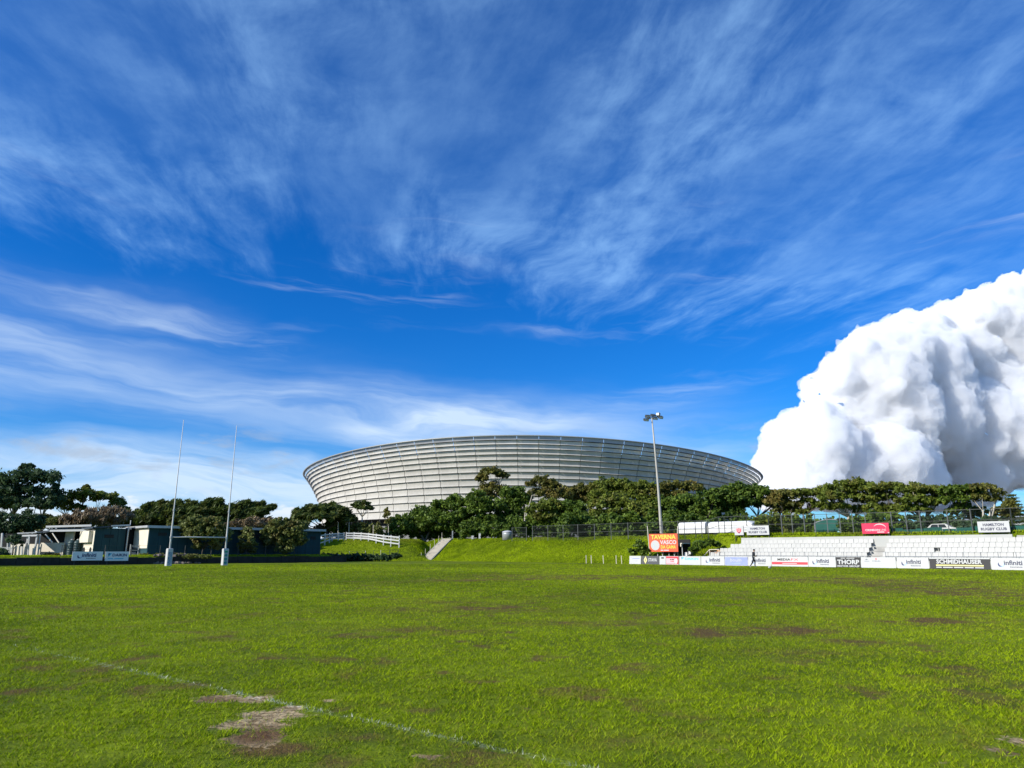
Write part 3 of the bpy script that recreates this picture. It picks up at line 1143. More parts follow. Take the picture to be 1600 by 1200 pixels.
r_, F, w, h = board(983, 1001, 'white_board', 'white board with small faint lilac print, leftmost of the touchline row')
F.disc(w * 0.15, h * 0.76, w * 0.035, h * 0.05, 'lilac')
F.dashes(w * 0.26, h * 0.64, w * 0.62, h * 0.09, 'lilac', 1)
F.rect(w * 0.3, h * 0.42, w * 0.45, h * 0.03, 'grey_print')
F.rect(w * 0.3, h * 0.28, w * 0.35, h * 0.03, 'grey_print')
r_, F, w, h = board(1001.6, 1029.5, 'charcoal', 'charcoal board with a yellow diamond and white capitals')
F.poly([(w * 0.24, h * 0.05), (w * 0.33, h * 0.50), (w * 0.24, h * 0.97), (w * 0.14, h * 0.50)], 'pale_yellow')
F.poly([(w * 0.24, h * 0.30), (w * 0.265, h * 0.50), (w * 0.24, h * 0.72), (w * 0.215, h * 0.50)], 'charcoal', lift=2)
F.text('STAVA', w * 0.40, h * 0.34, w * 0.48, h * 0.40, 'white_board', 0.02)
r_, F, w, h = board(1030, 1040, 'white_board', 'narrow white board with one small black mark beside the pink board')
F.rect(w * 0.28, h * 0.70, w * 0.42, h * 0.16, 'black', 'logo')
F.rect(0.0, h * 0.27, w, h * 0.035, 'grey_print')
r_, F, w, h = board(1040.3, 1060, 'white_board', 'pink and red board with blurred white patch')
F.rect(0.02, h * 0.06, w - 0.04, h * 0.9, 'red', 'stripe')
F.rect(0.02, h * 0.10, w * 0.68, h * 0.66, 'pink', 'stripe', 2)
F.dashes(w * 0.32, h * 0.56, w * 0.32, h * 0.12, 'black', 2, 3)
F.dashes(w * 0.36, h * 0.36, w * 0.28, h * 0.09, 'red', 2, 3)
F.disc(w * 0.80, h * 0.42, w * 0.13, h * 0.34, 'white_board', lift=3)
r_, F, w, h = board(1061, 1094.5, 'white_board', 'white board with cyan triangle mark and cyan capitals DAIKIN')
F.poly([(w * 0.10, h * 0.88), (w * 0.24, h * 0.88), (w * 0.11, h * 0.58)], 'cyan')
F.poly([(w * 0.10, h * 0.88), (w * 0.16, h * 0.88), (w * 0.105, h * 0.70)], 'navy', lift=2)
F.text('DAIKIN', w * 0.27, h * 0.58, w * 0.62, h * 0.26, 'cyan', 0.02)
r_, F, w, h = board(1095, 1131.5, 'white_board', 'white infiniti board between the DAIKIN board and the lilac board')
infiniti(F, w, h, 0.20)
r_, F, w, h = board(1132, 1168, 'white_board', 'lilac blue board with white word boum')
F.rect(0.03, h * 0.05, w - 0.06, h * 0.88, 'lilac')
F.text('boum', w * 0.25, h * 0.44, w * 0.48, h * 0.36, 'white_board', 0.0, lift=2)
F.rect(w * 0.3, h * 0.24, w * 0.42, h * 0.03, 'sky_print', lift=2)
r_, F, w, h = board(1168.5, 1204.5, 'white_board', 'white infiniti board behind the jogging person')
infiniti(F, w, h, 0.15)
r_, F, w, h = board(1205, 1262.5, 'white_board', 'white board reading MEDIAFX over a red stripe')
F.text('MEDIA', w * 0.17, h * 0.60, w * 0.36, h * 0.24, 'black', 0.03)
F.text('FX', w * 0.545, h * 0.60, w * 0.20, h * 0.24, 'red', 0.0)
F.rect(0.04, h * 0.20, w - 0.08, h * 0.26, 'red')
F.rect(w * 0.30, h * 0.29, w * 0.40, h * 0.06, 'white_board', lift=2)
r_, F, w, h = board(1263, 1305.5, 'white_board', 'white infiniti board between the MEDIAFX and THORP boards')
infiniti(F, w, h, 0.14)
r_, F, w, h = board(1306, 1344.5, 'black', 'black board with bold white letters THORP MOTOR GROUP')
F.dashes(w * 0.20, h * 0.87, w * 0.56, h * 0.06, 'white_board', 2)
F.text('THORP', w * 0.05, h * 0.30, w * 0.90, h * 0.46, 'white_board', 0.035)
F.text('MOTOR GROUP', w * 0.05, h * 0.04, w * 0.90, h * 0.18, 'white_board', 0.03)
r_, F, w, h = board(1345, 1399.5, 'white_board', 'white board with three small car makers marks and grey lines of print')
F.arc(w * 0.17, h * 0.74, w * 0.05, h * 0.09, 0, 180, h * 0.05, 'slate')
F.disc(w * 0.17, h * 0.80, w * 0.02, h * 0.035, 'black')
F.dashes(w * 0.10, h * 0.60, w * 0.15, h * 0.05, 'slate', 1)
F.text('S', w * 0.42, h * 0.76, w * 0.055, h * 0.17, 'red', 0.04)
F.text('SUZUKI', w * 0.33, h * 0.60, w * 0.24, h * 0.09, 'navy', 0.03)
F.arc(w * 0.76, h * 0.80, w * 0.07, h * 0.06, 0, 360, h * 0.02, 'grey_print', taper=False)
F.dashes(w * 0.67, h * 0.62, w * 0.22, h * 0.05, 'grey_print', 5)
F.dashes(w * 0.18, h * 0.41, w * 0.64, h * 0.045, 'grey_print', 9)
F.dashes(w * 0.36, h * 0.19, w * 0.28, h * 0.045, 'grey_print', 5)
r_, F, w, h = board(1401, 1451, 'white_board', 'white infiniti board between the car makers board and the black SCHMIDHAUSER board')
infiniti(F, w, h, 0.14)
r_, F, w, h = board(1452, 1547.5, 'black', 'long black SCHMIDHAUSER board with pale green stripe')
F.text('SCHMIDHAUSER', w * 0.12, h * 0.46, w * 0.75, h * 0.40, 'white_board', 0.035)
F.rect(w * 0.11, h * 0.27, w * 0.78, h * 0.11, 'pale_yellow')
F.dashes(w * 0.11, h * 0.10, w * 0.78, h * 0.09, 'white_board', 5)
F.rect(0.0, h * 0.90, w, h * 0.1, 'white_board')
r_, F, w, h = board(1548.5, 1612, 'white_board', 'white infiniti board right of the SCHMIDHAUSER board')
infiniti(F, w, h, 0.16)
r_, F, w, h = board(1612.6, 1700, 'white_board', 'plain white board at the right end of the touchline row')

# ------------------------------------------------------------------ grandstand of white seats
T0 = on_line(1103, 3.0, 0.8)[1]
T1 = T0 + 52.0
ROWS = [(3.0 + 0.86 * i, 0.62 + 0.47 * i) for i in range(4)]       # (offset of the riser front, tread height)
TA = on_line(1358, 4.2, 1.6)[1]
TB = TA + 1.25
TW = on_line(1582, 6.4, 2.8)[1]                                    # where the high back wall stops


def SP(t, d, z):
    p = B0 + U * t + N * d
    return Vector((p.x, p.y, z))


gs = thing('grandstand', 'low white grandstand with four rows of white bucket seats behind the boards', 'grandstand', SP(T0 + 15, 4.7, 0))


def slab(mb, t0, t1, d0, d1, z0, z1):
    c = SP((t0 + t1) / 2, (d0 + d1) / 2, (z0 + z1) / 2)
    return mb.box(c, (t1 - t0, d1 - d0, z1 - z0), U, N)


def T_edge(i):
    return T0 + 0.95 * i           # the stand steps back towards its left end


for i, (d, z) in enumerate(ROWS):
    for (ta, tb) in ((T_edge(i), TA), (TB, T1)):
        mb = MB()
        slab(mb, ta, tb, d, d + 0.86 if i < 3 else d + 0.84, z - 0.47 - (0.15 if i == 0 else 0), z)
        mb.build('tier', M['stand'], gs)
    mb = MB()
    slab(mb, TA + 0.004, TB - 0.004, d + 0.02, d + 0.45, z - 0.45, z - 0.24)
    mb.build('step', M['concrete'], gs)
    mb = MB()
    slab(mb, TA + 0.004, TB - 0.004, d + 0.45, d + 0.88, z - 0.45, z - 0.004)
    mb.build('step', M['concrete'], gs)
mb = MB()
slab(mb, T_edge(3), TW, 6.44, 6.62, 1.2, 3.12)
mb.build('back_wall', M['stand'], gs)
mb = MB()
slab(mb, TW + 0.15, T1, 6.44, 6.62, 1.2, 2.55)
mb.build('back_wall', M['stand'], gs)
mb = MB()
slab(mb, TW + 0.3, T1, 6.63, 7.3, 2.2, 3.02)
mb.build('coping', M['concrete'], gs)


def seat_mesh():
    mb = MB()
    # local axes: x along row, y back, z up; bucket with lifted rim
    vs = [(-.235, -.20, .42), (.235, -.20, .42), (.24, .16, .40), (-.24, .16, .40), (-.24, .22, .78), (.24, .22, .78),
          (-.20, .25, .84), (.20, .25, .84),
          (-.235, -.20, .36), (.235, -.20, .36), (.24, .20, .35), (-.24, .20, .35), (-.24, .26, .77), (.24, .26, .77), (-.20, .285, .83), (.20, .285, .83)]
    fs = [(0, 1, 2, 3), (3, 2, 5, 4), (4, 5, 7, 6), (9, 8, 11, 10), (10, 11, 12, 13), (13, 12, 14, 15), (0, 8, 9, 1), (6, 7, 15, 14),
          (0, 3, 11, 8), (3, 4, 12, 11), (4, 6, 14, 12), (1, 9, 10, 2), (2, 10, 13, 5), (5, 13, 15, 7)]
    mb.add(vs, fs)
    mb.box((0, 0.05, 0.19), (0.05, 0.22, 0.36))
    me = bpy.data.meshes.new('seat')
    me.from_pydata(mb.v, [], mb.f)
    me.materials.append(M['seat'])
    me.update()
    return me


SEAT = seat_mesh()
mu = Matrix(((U.x, N.x, 0), (U.y, N.y, 0), (0, 0, 1)))
nseat = 0
for i, (d, z) in enumerate(ROWS):
    t = T_edge(i) + 0.30
    while t < T0 + 39.0 and nseat < 296:
        if not (TA - 0.20 < t < TB + 0.22):
            if not (i == 1 and abs(t - (TB + 4.9)) < 0.25):
                so = bpy.data.objects.new('seat', SEAT)
                COL.objects.link(so)
                so.parent = gs
                so.matrix_parent_inverse = Matrix.Identity(4)
                p = SP(t, d + 0.50, z) - Vector(gs.location)
                q = mu.to_4x4()
                q.translation = p
                so.matrix_local = q @ Matrix.Rotation(RNG.normal(0, 0.02), 4, 'Z')
                nseat += 1
        t += 0.5
# front railing of thin bars
rl = thing('railing', 'thin grey railing along the front row of white seats', 'railing', SP(T0 + 15, 2.9, 0))
t = T0 + 1.2
while t < T0 + 40:
    if not (TA - 0.3 < t < TB + 0.3):
        MB().bar(SP(t, 2.92, 0.1), SP(t, 2.92, 1.52), 0.035).build('post', M['grey_metal'], rl)
    t += 1.35
for z in (1.50, 1.05):
    for ta, tb in ((T0 + 1.2, TA - 0.1), (TB + 0.2, T0 + 40)):
        MB().bar(SP(ta, 2.92, z), SP(tb, 2.92, z), 0.028).build('rail', M['grey_metal'], rl)

# wooden steps with a handrail at the left end of the stand
a = on_line(1107, 3.6, 0.6)[0]
ws = thing('wooden_steps', 'orange brown wooden steps with pale handrail at the left end of the stand', 'steps', (a.x, a.y, 0))
tl0 = on_line(1106, 3.4, 0.8)[1] - 0.2
for k in range(5):
    mb = MB()
    slab(mb, tl0 - 0.6 + 0.38 * k, tl0 - 0.2 + 0.38 * k, 3.7, 5.0, 0.55 + 0.20 * k, 0.62 + 0.20 * k)
    mb.build('tread', M['wood'], ws)
mb = MB()
slab(mb, tl0 - 0.7, tl0 + 1.5, 5.05, 5.1, 0.3, 1.7)
mb.build('side_panel', M['wood'], ws)
hr = [SP(tl0 - 0.75, 3.6, 0.75), SP(tl0 + 0.35, 3.6, 1.75), SP(tl0 + 1.6, 3.6, 1.78)]
MB().tube(hr, 0.045, 6).build('handrail', M['cream'], ws)
for q in hr:
    MB().bar((q.x, q.y, 0.1), q, 0.06).build('post', M['cream'], ws)

# ------------------------------------------------------------------ signs on the bank
def sign(px0, px1, py0, py1, d, mat, label, name='sign', leg=True, group=None, cat='sign'):
    pa, ta = on_line(px0, d, 2.5)
    pb, tb = on_line(px1, d, 2.5)
    za = at(px0, py1, pa.y).z
    zb = at(px0, py0, pa.y).z
    L = (pb - pa).length
    root = thing(name, label, cat, ((pa.x + pb.x) / 2, (pa.y + pb.y) / 2, Hz((pa + pb) / 2)), group)
    hgt = zb - za
    c = (pa + pb) / 2 + N * 0.03
    c = Vector((c.x, c.y, (za + zb) / 2))
    MB().box(c, (L, 0.05, hgt), U, N).build('panel', M[mat], root)
    if leg:
        for f in (0.03, 0.97):
            q = pa + (pb - pa) * f + N * 0.10
            MB().bar((q.x, q.y, Hz(q) - 0.1), (q.x, q.y, zb + 0.02), 0.07).build('post', M['dark_metal'], root)
    return root, Face(Vector((pa.x, pa.y, za)), U, (0, 0, 1), root), L, hgt


SG = 7.1
M['trailer'] = paint('trailer_white', (0.64, 0.635, 0.61), 0.4, 0.04, 0.5, 0.12, (0.45, 0.43, 0.38))
M['fence_grey'] = paint('fence_grey', (0.14, 0.145, 0.14), 0.6, 0.15)
r_, F, w, h = sign(1149, 1163, 822.3, 836.2, SG, 'white_board', 'small square white sign with a red and navy shield')
F.poly([(w * .24, h * .74), (w * .36, h * .70), (w * .5, h * .76), (w * .64, h * .70), (w * .76, h * .74), (w * .74, h * .45), (w * .62, h * .26), (w * .5, h * .17), (w * .38, h * .26), (w * .26, h * .45)], 'red', 'shield')
F.poly([(w * .33, h * .64), (w * .67, h * .64), (w * .62, h * .42), (w * .5, h * .35), (w * .38, h * .42)], 'white_board', 'shield', 2)
F.text('H', w * .42, h * .42, w * .16, h * .20, 'red', 0.04, lift=3)
F.poly([(w * .38, h * .30), (w * .62, h * .30), (w * .5, h * .18)], 'navy', 'shield', 2)
for k, (a, b, c, d, lab) in enumerate(((1168, 1203, 821.8, 836, 'white HAMILTON RUGBY CLUB sign beside the shield sign'),
                                       (1531, 1581, 815, 832, 'white HAMILTON RUGBY CLUB sign near the norfolk pine'))):
    r_, F, w, h = sign(a, b, c, d, SG, 'white_board', lab, group='rugby club name signs')
    F.text('HAMILTON', w * .17, h * .56, w * .66, h * .26, 'ink', 0.035)
    F.text('RUGBY CLUB', w * .09, h * .17, w * .82, h * .26, 'ink', 0.035)
r_, F, w, h = sign(1349, 1391.5, 818, 834, SG, 'crimson', 'crimson sign with white arc and lettering CRIMSON LINE')
F.arc(w * .66, h * .46, w * .24, h * .44, 10, 150, h * .10, 'white_board')
F.text('CRIMSON', w * .12, h * .24, w * .54, h * .20, 'white_board', 0.03)
F.text('LINE', w * .70, h * .24, w * .19, h * .20, 'white_board', 0.0)
F.dashes(w * .56, h * .09, w * .26, h * .09, 'white_board', 1)
F.rect(w * .94, h * .02, w * .05, h * .09, 'white_board', 'mark')
r_, F, w, h = sign(1014.5, 1059, 834.5, 862, 2.0, 'orange_red', 'orange red sign reading TAVERNA VASCO DA GAMA with white disc', name='tavern_sign')
F.text('TAVERNA', w * .07, h * .70, w * .87, h * .25, 'yellow', 0.03)
F.disc(w * .21, h * .36, w * .155, h * .28, 'white_board', 'disc')
F.arc(w * .21, h * .36, w * .06, h * .13, 120, 300, h * .03, 'sky_print', lift=2)
F.text('VASCO', w * .385, h * .41, w * .57, h * .23, 'white_board', 0.03)
F.text('DA GAMA', w * .41, h * .17, w * .52, h * .19, 'yellow', 0.02)
F.dashes(w * .40, h * .05, w * .28, h * .06, 'white_board', 2)
# players' shelter under and behind the tavern sign
a, ta = on_line(1022, 2.6, 1.0)
b, tb = on_line(1068, 2.6, 1.0)
zg = 0.45
sh = thing('dugout', 'dark low shelter with white props under the tavern sign', 'dugout', ((a.x + b.x) / 2, (a.y + b.y) / 2, zg))
MB().wallbox(a + N * 1.6, b + N * 1.6, zg, 3.0, 0.1, N).build('back_wall', M['interior'], sh)
mb = MB()
slab(mb, ta, tb, 2.4, 4.3, 2.45, 2.55)
mb.build('roof', M['cream'], sh)
for k in range(8):
    mb = MB()
    slab(mb, tb - 2.4 + 0.3 * k, tb - 2.2 + 0.3 * k, 2.37, 2.41, 2.2 - 0.08 * (k % 2), 2.47)
    mb.build('fringe', M['cream'], sh)
for f in (0.13, 0.30, 0.52, 0.70, 0.97):
    q = a + (b - a) * f
    MB().tube([(q.x, q.y, 0.2), (q.x, q.y, 2.45)], 0.05, 6).build('post', M['white'], sh)
mb = MB()
slab(mb, ta + 0.3, tb - 0.3, 3.2, 3.6, 0.75, 0.82)
mb.build('bench', M['grey_metal'], sh)
for k, f in enumerate((1.02, 1.06, 1.04)):
    q = a + (b - a) * f + N * (0.2 + 0.5 * k)
    mb = MB()
    c = Vector((q.x, q.y, Hz(q)))
    mb.box(c + Vector((0, 0, 0.42)), (0.42, 0.42, 0.05), U, N)
    mb.box(c + Vector((0, 0, 0.65)) + N * 0.2, (0.42, 0.05, 0.45), U, N)
    root = thing('plastic_chair', ('white plastic chair beside the dugout, closest to the touchline boards', 'white plastic chair beside the dugout, between the other two', 'white plastic chair beside the dugout, furthest up the bank')[k], 'chair', c, 'plastic chairs beside the dugout')
    mb.build('seat', M['white'], root)
    for sx in (-1, 1):
        for sy in (-1, 1):
            MB().bar(c + U * .18 * sx + N * .18 * sy, c + U * .18 * sx + N * .18 * sy + Vector((0, 0, .42)), 0.04).build('leg', M['white'], root)

# ------------------------------------------------------------------ fence along the top of the bank
FD = 8.6
FDR = 7.9


def mesh_fence(pxs, d, htop, label, first, last):
    pts = []
    for px in pxs:
        p, t = on_line(px, d, 3.6)
        z = Hz(p)
        pts.append(Vector((p.x, p.y, z)))
    c = pts[len(pts) // 2]
    root = thing('mesh_fence', label, 'fence', c, 'dark mesh fence on top of the bank')
    for p in pts:
        MB().bar(p - Vector((0, 0, .2)), p + Vector((0, 0, htop + 0.05)), 0.07).build('post', M['fence_grey'] if first else M['dark_metal'], root)
    for f in (0.52, 0.99):
        mb = MB()
        for p, q in zip(pts[:-1], pts[1:]):
            mb.bar(p + Vector((0, 0, htop * f)), q + Vector((0, 0, htop * f)), 0.045)
        mb.build('rail', M['dark_metal'], root)
    mb = MB()
    for p, q in zip(pts[:-1], pts[1:]):
        L = (q - p).length
        n_ = int(L / 0.11)
        for k in range(1, n_):
            r0 = p + (q - p) * (k / n_)
            mb.bar(r0, r0 + Vector((0, 0, htop - 0.03)), 0.007 if first else 0.003)
        for zz in np.arange(0.15, htop, 0.22):
            mb.bar(p + Vector((0, 0, zz)), q + Vector((0, 0, zz)), 0.008 if first else 0.004)
    o = mb.build('wire_mesh', M['dark_metal'], root)
    tag(o, kind='stuff')
    return root


mesh_fence([800, 822.5], FD, 2.15, 'short grey mesh fence section beside the round bin under the dark trees', True, False)
mesh_fence([832, 856, 880, 903, 929, 955, 981.5, 1012, 1036, 1060], FD, 2.3, 'grey mesh fence on the bank left of the white trailers', True, False)
mesh_fence([1060.5, 1070, 1087, 1097, 1107, 1124, 1133, 1144, 1168, 1202, 1222], FD, 2.3, 'dark mesh fence standing before the white trailers', False, False)
mesh_fence([1222.5, 1239, 1258, 1275, 1294, 1314, 1334, 1354, 1395, 1418, 1440, 1483, 1520], FDR, 2.2, 'dark mesh fence behind the white seats under the spreading trees', True, False)
mesh_fence([1520.5, 1552, 1583, 1620, 1660], FDR, 2.2, 'dark mesh fence at the right end beside the norfolk pine', False, False)
# green wind netting low behind the right hand fence
p0, _ = on_line(1392, FDR + 0.25, 3.4)
p1, _ = on_line(1660, FDR + 0.25, 3.4)
nt = thing('shade_net', 'low green shade net along the fence foot behind the white seats', 'net', (p0 + p1) / 2)
z0_ = Hz((p0 + p1) / 2)
prev = p0
for k in range(1, 13):
    q = p0 + (p1 - p0) * (k / 12)
    MB().wallbox(prev + U * 0.02, q, z0_ - 0.1, z0_ + 0.45 + 0.1 * math.sin(k * 2.1), 0.02, N).build('panel', M['green_net'], nt)
    prev = q
pa, ta = on_line(1274, 11.0, 3.6)
pb, tb = on_line(1312, 11.0, 3.6)
z0_ = Hz(pa)
cn = thing('garden_canopy', 'green net canopy with pale frame behind the mesh fence', 'canopy', ((pa.x + pb.x) / 2, (pa.y + pb.y) / 2, z0_))
mb = MB()
vs, fs = [], []
for k in range(9):
    f = k / 8
    q = pa + (pb - pa) * f
    zz = z0_ + 1.15 + 0.55 * math.sin(math.pi * min(f * 0.62 + 0.10, 1)) 
    vs += [Vector((q.x, q.y, z0_ + 0.35)), Vector((q.x, q.y, zz)), Vector((q.x, q.y, zz - 0.1)) + N * 2.0]
for k in range(8):
    a = 3 * k
    fs += [(a, a + 3, a + 4, a + 1), (a + 1, a + 4, a + 5, a + 2)]
mb.add(vs, fs)
mb.build('netting', M['green_net'], cn)
MB().tube([vs[3 * k + 1] for k in range(9)], 0.05, 6).build('frame', M['grey_metal'], cn)
for k in (0, 8):
    MB().tube([Vector((vs[3 * k].x, vs[3 * k].y, z0_ - 0.1)), vs[3 * k + 1]], 0.05, 6).build('frame', M['grey_metal'], cn)

# ------------------------------------------------------------------ white trailers parked behind the fence
def trailer(px0, px1, ytop, d, label, round_end):
    pa, ta = on_line(px0, d, 4.5)
    pb, tb = on_line(px1, d, 4.5)
    zb = Hz((pa + pb) / 2)
    zt = at((px0 + px1) / 2, ytop, ((pa + pb) / 2).y).z
    c = (pa + pb) / 2
    root = thing('box_trailer', label, 'trailer', (c.x, c.y, zb), 'white box trailers behind the fence')
    L = tb - ta
    z0 = zb + 0.42
    # body: long box with rounded upper edges, cut as a profile extruded along its length
    W2 = 2.4
    prof = [(0, z0), (0, zt - 0.55), (0.10, zt - 0.22), (0.36, zt - 0.05), (0.7, zt), (W2 - 0.7, zt), (W2 - 0.36, zt - 0.05), (W2 - 0.1, zt - 0.22), (W2, zt - 0.55), (W2, z0)]
    cuts = [0, 0.25, L - 0.9, L - 0.35, L] if round_end else [0, 0.12, L - 0.12, L]
    mb = MB()
    vs = []
    m = len(prof)
    for i, s_ in enumerate(cuts):
        drop = 0.0
        if round_end and i >= 3:
            drop = (0, 0, 0, 0.25, 0.95)[i]
        if i == 0:
            drop = 0.12
        for o_, z in prof:
            vs.append(SP(ta + s_, d + o_, max(z0, z - drop * (1 if z > z0 + 0.8 else 0))))
    fs = []
    for i in range(len(cuts) - 1):
        for k in range(m):
            k2 = (k + 1) % m
            fs.append((i * m + k, (i + 1) * m + k, (i + 1) * m + k2, i * m + k2))
    fs += [tuple(range(m - 1, -1, -1)), tuple((len(cuts) - 1) * m + k for k in range(m))]
    mb.add(vs, fs)
    mb.build('body', M['trailer'], root)
    mb = MB()
    slab(mb, ta + 0.05, tb - (1.0 if round_end else 0.05), d - 0.025, d - 0.002, zt - 0.92, zt - 0.80)
    mb.build('rail_trim', M['grey_print'], root)
    n_ = max(3, int(L / 1.5))
    for k in range(1, n_):
        mb = MB()
        s_ = ta + L * k / n_
        slab(mb, s_ - 0.02, s_ + 0.02, d - 0.02, d - 0.002, z0 + 0.05, zt - 0.95)
        mb.build('side_seam', M['grey_print'], root)
    for f in (0.18, 0.30, 0.78):
        mb = MB()
        q = SP(ta + L * f, d + 0.05, zb + 0.42)
        vs = []
        for j in (0, 0.28):
            for k in range(14):
                an = 2 * math.pi * k / 14
                vs.append(q + N * j + U * 0.42 * math.cos(an) + Vector((0, 0, 0.42 * math.sin(an))))
        mb.add(vs, [tuple(range(13, -1, -1)), tuple(range(14, 28))] + [(k, (k + 1) % 14, 14 + (k + 1) % 14, 14 + k) for k in range(14)])
        mb.build('wheel', M['rubber'], root)


trailer(1058.5, 1101.5, 815.6, 11.5, 'shorter white box trailer behind the fence, left of the dark trunk', False)
trailer(1105.5, 1178.0, 814.2, 11.5, 'longer white trailer with rounded end behind the fence', True)

# cars parked further right behind the fence
def parked_car(px, d, label, mat):
    p, t = on_line(px, d, 4.0)
    z = Hz(p) - 0.10
    root = thing('parked_car', label, 'car', (p.x, p.y, z), 'cars parked behind the fence')
    prof = [(-2.0, .35), (-2.05, .75), (-1.2, .88), (-.65, 1.35), (.75, 1.38), (1.35, .95), (2.0, .85), (2.05, .4)]
    vs = [p + U * a + Vector((0, 0, z + b)) for a, b in prof] + [p + U * a + N * 1.6 + Vector((0, 0, z + b)) for a, b in prof]
    n_ = len(prof)
    mb = MB().add(vs, [tuple(range(n_)), tuple(range(2 * n_ - 1, n_ - 1, -1))] + [(k, n_ + k, n_ + (k + 1) % n_, (k + 1) % n_) for k in range(n_)])
    mb.build('body', M[mat], root)
    for xa, xb, za, zb_ in ((-.62, .02, .92, 1.28), (.08, .72, .92, 1.30)):
        mb = MB()
        q = p - N * 0.006 + Vector((0, 0, z))
        mb.poly([q + U * (xa - .22 * (xa < 0)) + Vector((0, 0, za)), q + U * (xb + .2 * (xa > 0)) + Vector((0, 0, za)), q + U * xb + Vector((0, 0, zb_)), q + U * xa + Vector((0, 0, zb_))])
        mb.build('window', M['glass'], root)
    for a in (-1.3, 1.3):
        mb = MB()
        q = p + U * a - N * 0.02 + Vector((0, 0, z + .32))
        vs = [q + N * j + U * .32 * math.cos(k * math.pi / 6) + Vector((0, 0, .32 * math.sin(k * math.pi / 6))) for j in (0, .2) for k in range(12)]
        mb.add(vs, [tuple(range(12)), tuple(range(23, 11, -1))] + [(k, 12 + k, 12 + (k + 1) % 12, (k + 1) % 12) for k in range(12)])
        mb.build('wheel', M['rubber'], root)


for k, px in enumerate((1466,)):
    parked_car(px, 20.0 + k, ('white car seen under the spreading trees left of the forked trunk', 'silver car seen low between the tree trunks', 'white car parked behind the fence left of the second club sign')[k], ('white', 'grey_metal', 'white')[k])
# pale houses far off behind the trees at the right
for k, (a, b, ya, yb, Yd) in enumerate(((1470, 1500, 820, 834, 190), (1505, 1545, 817, 834, 200), (1583, 1625, 811, 832, 180))):
    pa, pb = at(a, yb, Yd), at(b, yb, Yd)
    zt = at(a, ya, Yd).z
    zb = 3.3
    hs_ = thing('house', ('low white house seen under the trees behind the silver car', 'white house with grey roof behind the forked trunk', 'white house at the right edge behind the norfolk pine')[k], 'house', ((pa.x + pb.x) / 2, Yd, zb), 'pale houses behind the trees')
    MB().wallbox(pa, pb, zb, zt, 6.0, (0, 1)).build('wall', M['white'], hs_)
    mb = MB()
    mb.add([(pa.x - .4, Yd - .5, zt), (pb.x + .4, Yd - .5, zt), (pb.x + .4, Yd + 6.5, zt), (pa.x - .4, Yd + 6.5, zt), (pa.x, Yd + 3, zt + 1.3), (pb.x, Yd + 3, zt + 1.3)],
           [(0, 1, 5, 4), (2, 3, 4, 5), (0, 4, 3), (1, 2, 5), (3, 2, 1, 0)])
    mb.build('roof', M['roof_grey'], hs_)
    n_ = max(2, int((pb.x - pa.x) / 2.2))
    for j in range(n_):
        x0 = pa.x + (pb.x - pa.x) * (j + 0.3) / n_
        MB().box((x0 + .4, Yd - 0.01, zb + (zt - zb) * 0.6), (0.8, 0.06, 0.9)).build('window', M['glass'], hs_)

# ------------------------------------------------------------------ floodlight mast
pb_, _ = on_line(1033.5, 9.6, 4.0)
Ym = pb_.y
zb = Hz(pb_)
base = Vector((pb_.x, pb_.y, zb))
top = at(1018.5, 653.5, Ym)
mast = thing('floodlight_mast', 'tall slender floodlight mast with a cluster of lamps, leaning slightly', 'floodlight', base)
pts = [base - Vector((0, 0, .3))] + [base + (top - base) * f + Vector((0.10 * math.sin(math.pi * f), 0, 0)) for f in (0.02, .25, .5, .75, 1.0)]
MB().tube(pts, [.22, .22, .185, .15, .12, .09], 10).build('pole', M['pole'], mast, True)
S_ = (top - Vector((0, 0, CAM_Z))).length / F_PX
MB().bar(top + Vector((-9 * S_, .3, -.1)), top + Vector((16 * S_, .2, .35)), 0.12).build('crossarm', M['dark_metal'], mast)
MB().bar(top + Vector((-2 * S_, -1.2, .2)), top + Vector((10 * S_, 1.4, .6)), 0.12).build('crossarm', M['dark_metal'], mast)
for (px, py, w_, h_, dy_, lit) in ((1009.5, 656, 7, 3.2, -.2, 0), (1012, 650.8, 7, 4.2, .5, 0), (1020.3, 648.7, 7, 2.6, .9, 0), (1023.6, 654, 7, 2.8, -1.1, 0), (1028.4, 647.6, 5.2, 4.8, .9, 1), (1032.3, 652.2, 6.2, 3.6, .1, 0)):
    c = at(px, py, Ym + dy_)
    f = Vector((.25, -1, -.55)).normalized() if not lit else Vector((-.5, -.8, .1)).normalized()
    ax = f.cross(Vector((0, 0, 1))).normalized()
    lm_ = MB().box(c, (w_ * S_, .45, h_ * S_), ax, None, ax.cross(f).normalized() * -1 if ax.cross(f).z < 0 else ax.cross(f).normalized()).build('lamp_housing', M['dark_metal'], mast)
    up_ = ax.cross(f)
    up_ = up_ if up_.z > 0 else -up_
    MB().box(c + f * .235, (w_ * S_ * .86, .03, h_ * S_ * .8), ax, None, up_).build('lamp_glass', M['lamp_face'], lm_, origin=mast.location)
    MB().bar(c - f * .2, top + Vector((0, 0, .2)), .05).build('bracket', M['dark_metal'], mast)
# stays either side of the tavern sign
for px0, px1, lab in ((1011.5, 1014.6, 'pale thin stake leaning left of the tavern sign'), (1059.2, 1054.8, 'pale thin stake leaning right of the tavern sign')):
    q, _ = on_line(px1, 4.0, 2.5)
    a = Vector((q.x, q.y, Hz(q)))
    o = MB().tube([a, at(px0, 822, q.y + .3)], 0.045, 6).build('stake', M['cream'], None, origin=a)
    tag(o, lab, 'stake', 'thin stakes beside the tavern sign')

